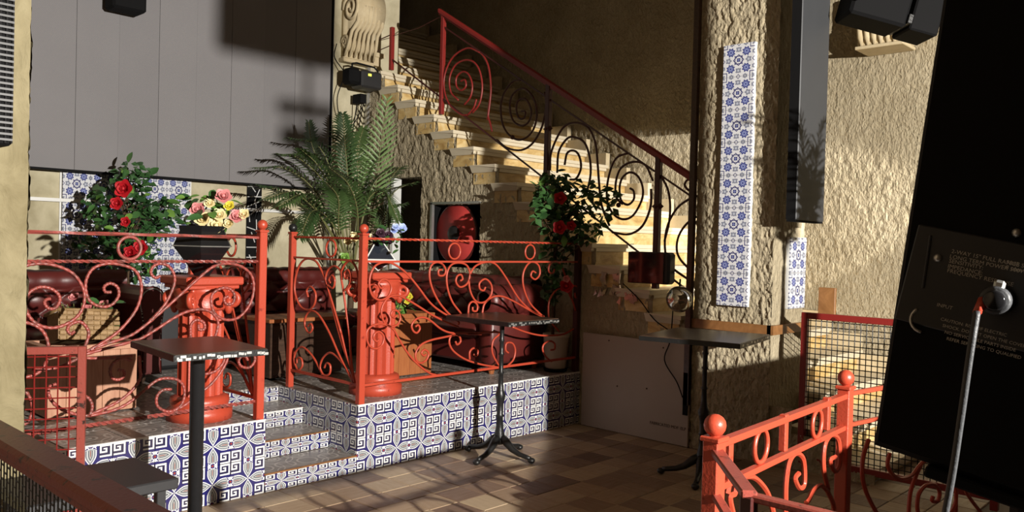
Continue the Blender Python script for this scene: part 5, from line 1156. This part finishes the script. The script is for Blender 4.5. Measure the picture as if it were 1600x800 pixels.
# ---- near PA speaker, seen from behind
def pa():
    D = PAPTS; TL, BL, BR = [Vector(D[k]) for k in ('TL', 'BL', 'BR')]
    r = (BR-BL).normalized(); u = (TL-BL); n = r.cross(u).normalized(); fwd = Vector((.73, .68, 0))
    if n.dot(fwd) < 0: n = -n
    t = thing('loudspeaker_cabinet', 'large black tilted loudspeaker cabinet seen from behind at the right edge', 'speaker', tuple(BL))
    W = .34; v = []
    for dpt, ins in ((0, 0), (.012, -.0), (.30, .0)):
        pass
    a = [BL, BL+r*W, BL+r*(W-.03)+u, TL]
    back = [p+n*.26-(r*.0) for p in a]
    c = sum(a, Vector())/4
    a2 = [p+(c-p).normalized()*.008-n*.0 for p in a]; m = M()
    edge = [p+n*.010 for p in a]
    m.add(a2+edge+back, [(0, 1, 2, 3), (0, 4, 5, 1), (1, 5, 6, 2), (2, 6, 7, 3), (3, 7, 4, 0), (4, 8, 9, 5), (5, 9, 10, 6), (6, 10, 11, 7), (7, 11, 8, 4), (11, 10, 9, 8)])
    obj('cabinet', m, 'black', t)
    un = u.normalized(); un = (un-un.dot(r)*r).normalized()
    def F(x, y, o=0): return BL+r*x+un*y-n*o
    def toL(p): q = Vector(p)-BL; return q.dot(r), q.dot(un)
    L = {k: toL(v_) for k, v_ in D.items()}
    mt = Matrix((( r.x, un.x, -n.x, 0), (r.y, un.y, -n.y, 0), (r.z, un.z, -n.z, 0), (0, 0, 0, 1)))
    # recessed connector plate
    px0, py1 = L['plateTL']; px1, py0 = L['plateBR']
    MP = Matrix.Translation(BL) @ mt
    pl_ = obj('connector_plate', M().bbox(px0, px1, py0, py1, 0.0, .003, .0012, MP), 'black_soft', t)
    for k in ('screw1', 'screw2'): obj('screw', M().ball(tuple(F(*L[k], .003)), .004, 10, 6), 'steel', pl_, True)
    obj('edge_trim', M().tube([F(*L['trimA'], .004), F(*L['trimB'], .004)], .0012, 6), 'speaker_grey', pl_)
    def tx(s, key, size, mat='text_white'):
        x, y = L[key]; text('printed_text', s, size, mat, Matrix.Translation(F(x, y, .0034)) @ mt, t, None, .0001)
    tx('2-WAY 15" FULL RANGE SYSTEM', 't1', .0052); tx('LONG TERM POWER 500W', 't2', .0052); tx('SENSITIVITY:', 't3', .0052); tx('IMPEDANCE:', 't4', .0052); tx('FREQUENCY RESPONSE', 't5', .0052)
    tx('98dB', 't6', .0052); tx('8 ohm', 't7', .0052); tx('INPUT', 't8', .0048)
    for i, s in enumerate(('CAUTION: RISK OF ELECTRIC', 'SHOCK. DO NOT OPEN THE COVER', 'NO SERVICEABLE PARTS INSIDE', 'REFER SERVICING TO QUALIFIED')):
        x, y = L['t9']; text('printed_text', s, .0042, 'text_white', Matrix.Translation(F(x+i*.003, y-i*.0055, .0034)) @ mt, t, None, .0001)
    cx, cy = L['plug']
    pg = thing('speaker_plug', 'round cable plug with a silver latch in the back of the black loudspeaker', 'plug', tuple(F(cx, cy)))
    def cyl(x, y, r0, o0, o1): return M().lathe([(r0*.9, 0), (r0, .002), (r0, o1-o0-.002), (r0*.85, o1-o0)], (0, 0, 0), 24)
    for nm, r0, o0, o1, mat in (('collar', .014, .003, .014, 'black_soft'), ('grip', .0125, .014, .034, 'speaker_grey'), ('cap', .009, .034, .042, 'black_gloss')):
        mm = cyl(0, 0, r0, o0, o1); mm.v = [tuple(MP @ Vector((cx+p[0], cy+p[1], o0+p[2]))) for p in mm.v]; obj(nm, mm, mat, pg, True)
    obj('latch', M().bbox(cx-.005, cx+.004, cy+.010, cy+.018, .012, .026, .002, MP), 'steel', pg, label='bright silver latch')
    obj('strain_relief', M().tube([F(cx-.008, cy-.002, .034), F(cx-.010, cy-.014, .044)], [.005, .0035], 8), 'red', pg, True)
    pts = [F(cx-.010, cy-.012, .044), F(cx-.006, cy-.05, .050), F(cx-.0, cy-.11, .046), F(cx+.006, cy-.18, .04), F(cx+.012, cy-.30, .03)]
    tag(obj('speaker_cable', M().tube([tuple(float(c_) for c_ in p) for p in smoothcurve(pts, 8)], .0032, 8), 'speaker_grey', None, True), 'grey cable hanging down from the plug of the black loudspeaker', 'cable')
    # carrying handle edge
    obj('handle_slot', M().tube([F(L['hook'][0]+.012*math.cos(a_), L['hook'][1]+.012*math.sin(a_), .003) for a_ in np.linspace(PI*.75, PI*1.5, 10)], .0015, 6), 'steel', t, True)
    s = thing('speaker_stand', 'black stand carrying the tilted loudspeaker at the bottom right', 'stand', (1.05, .30, 0))
    q = F(.165, -.004); q2 = q+n*.10
    obj('pole', M().tube([(q2.x, q2.y, q2.z), (q2.x, q2.y, .1)], .05, 16), 'black', s); obj('top_plate', M().bbox(.05, .33, -.012, -.001, -.20, -.0, .002, MP), 'black', s)
    for k in range(3): a_ = k*2.1; obj('leg', M().tube([(q2.x, q2.y, .3), (q2.x+.25*math.cos(a_), q2.y+.25*math.sin(a_), .015)], .012, 8), 'black', s)
    # foil-like clutter at bottom right corner
pa()
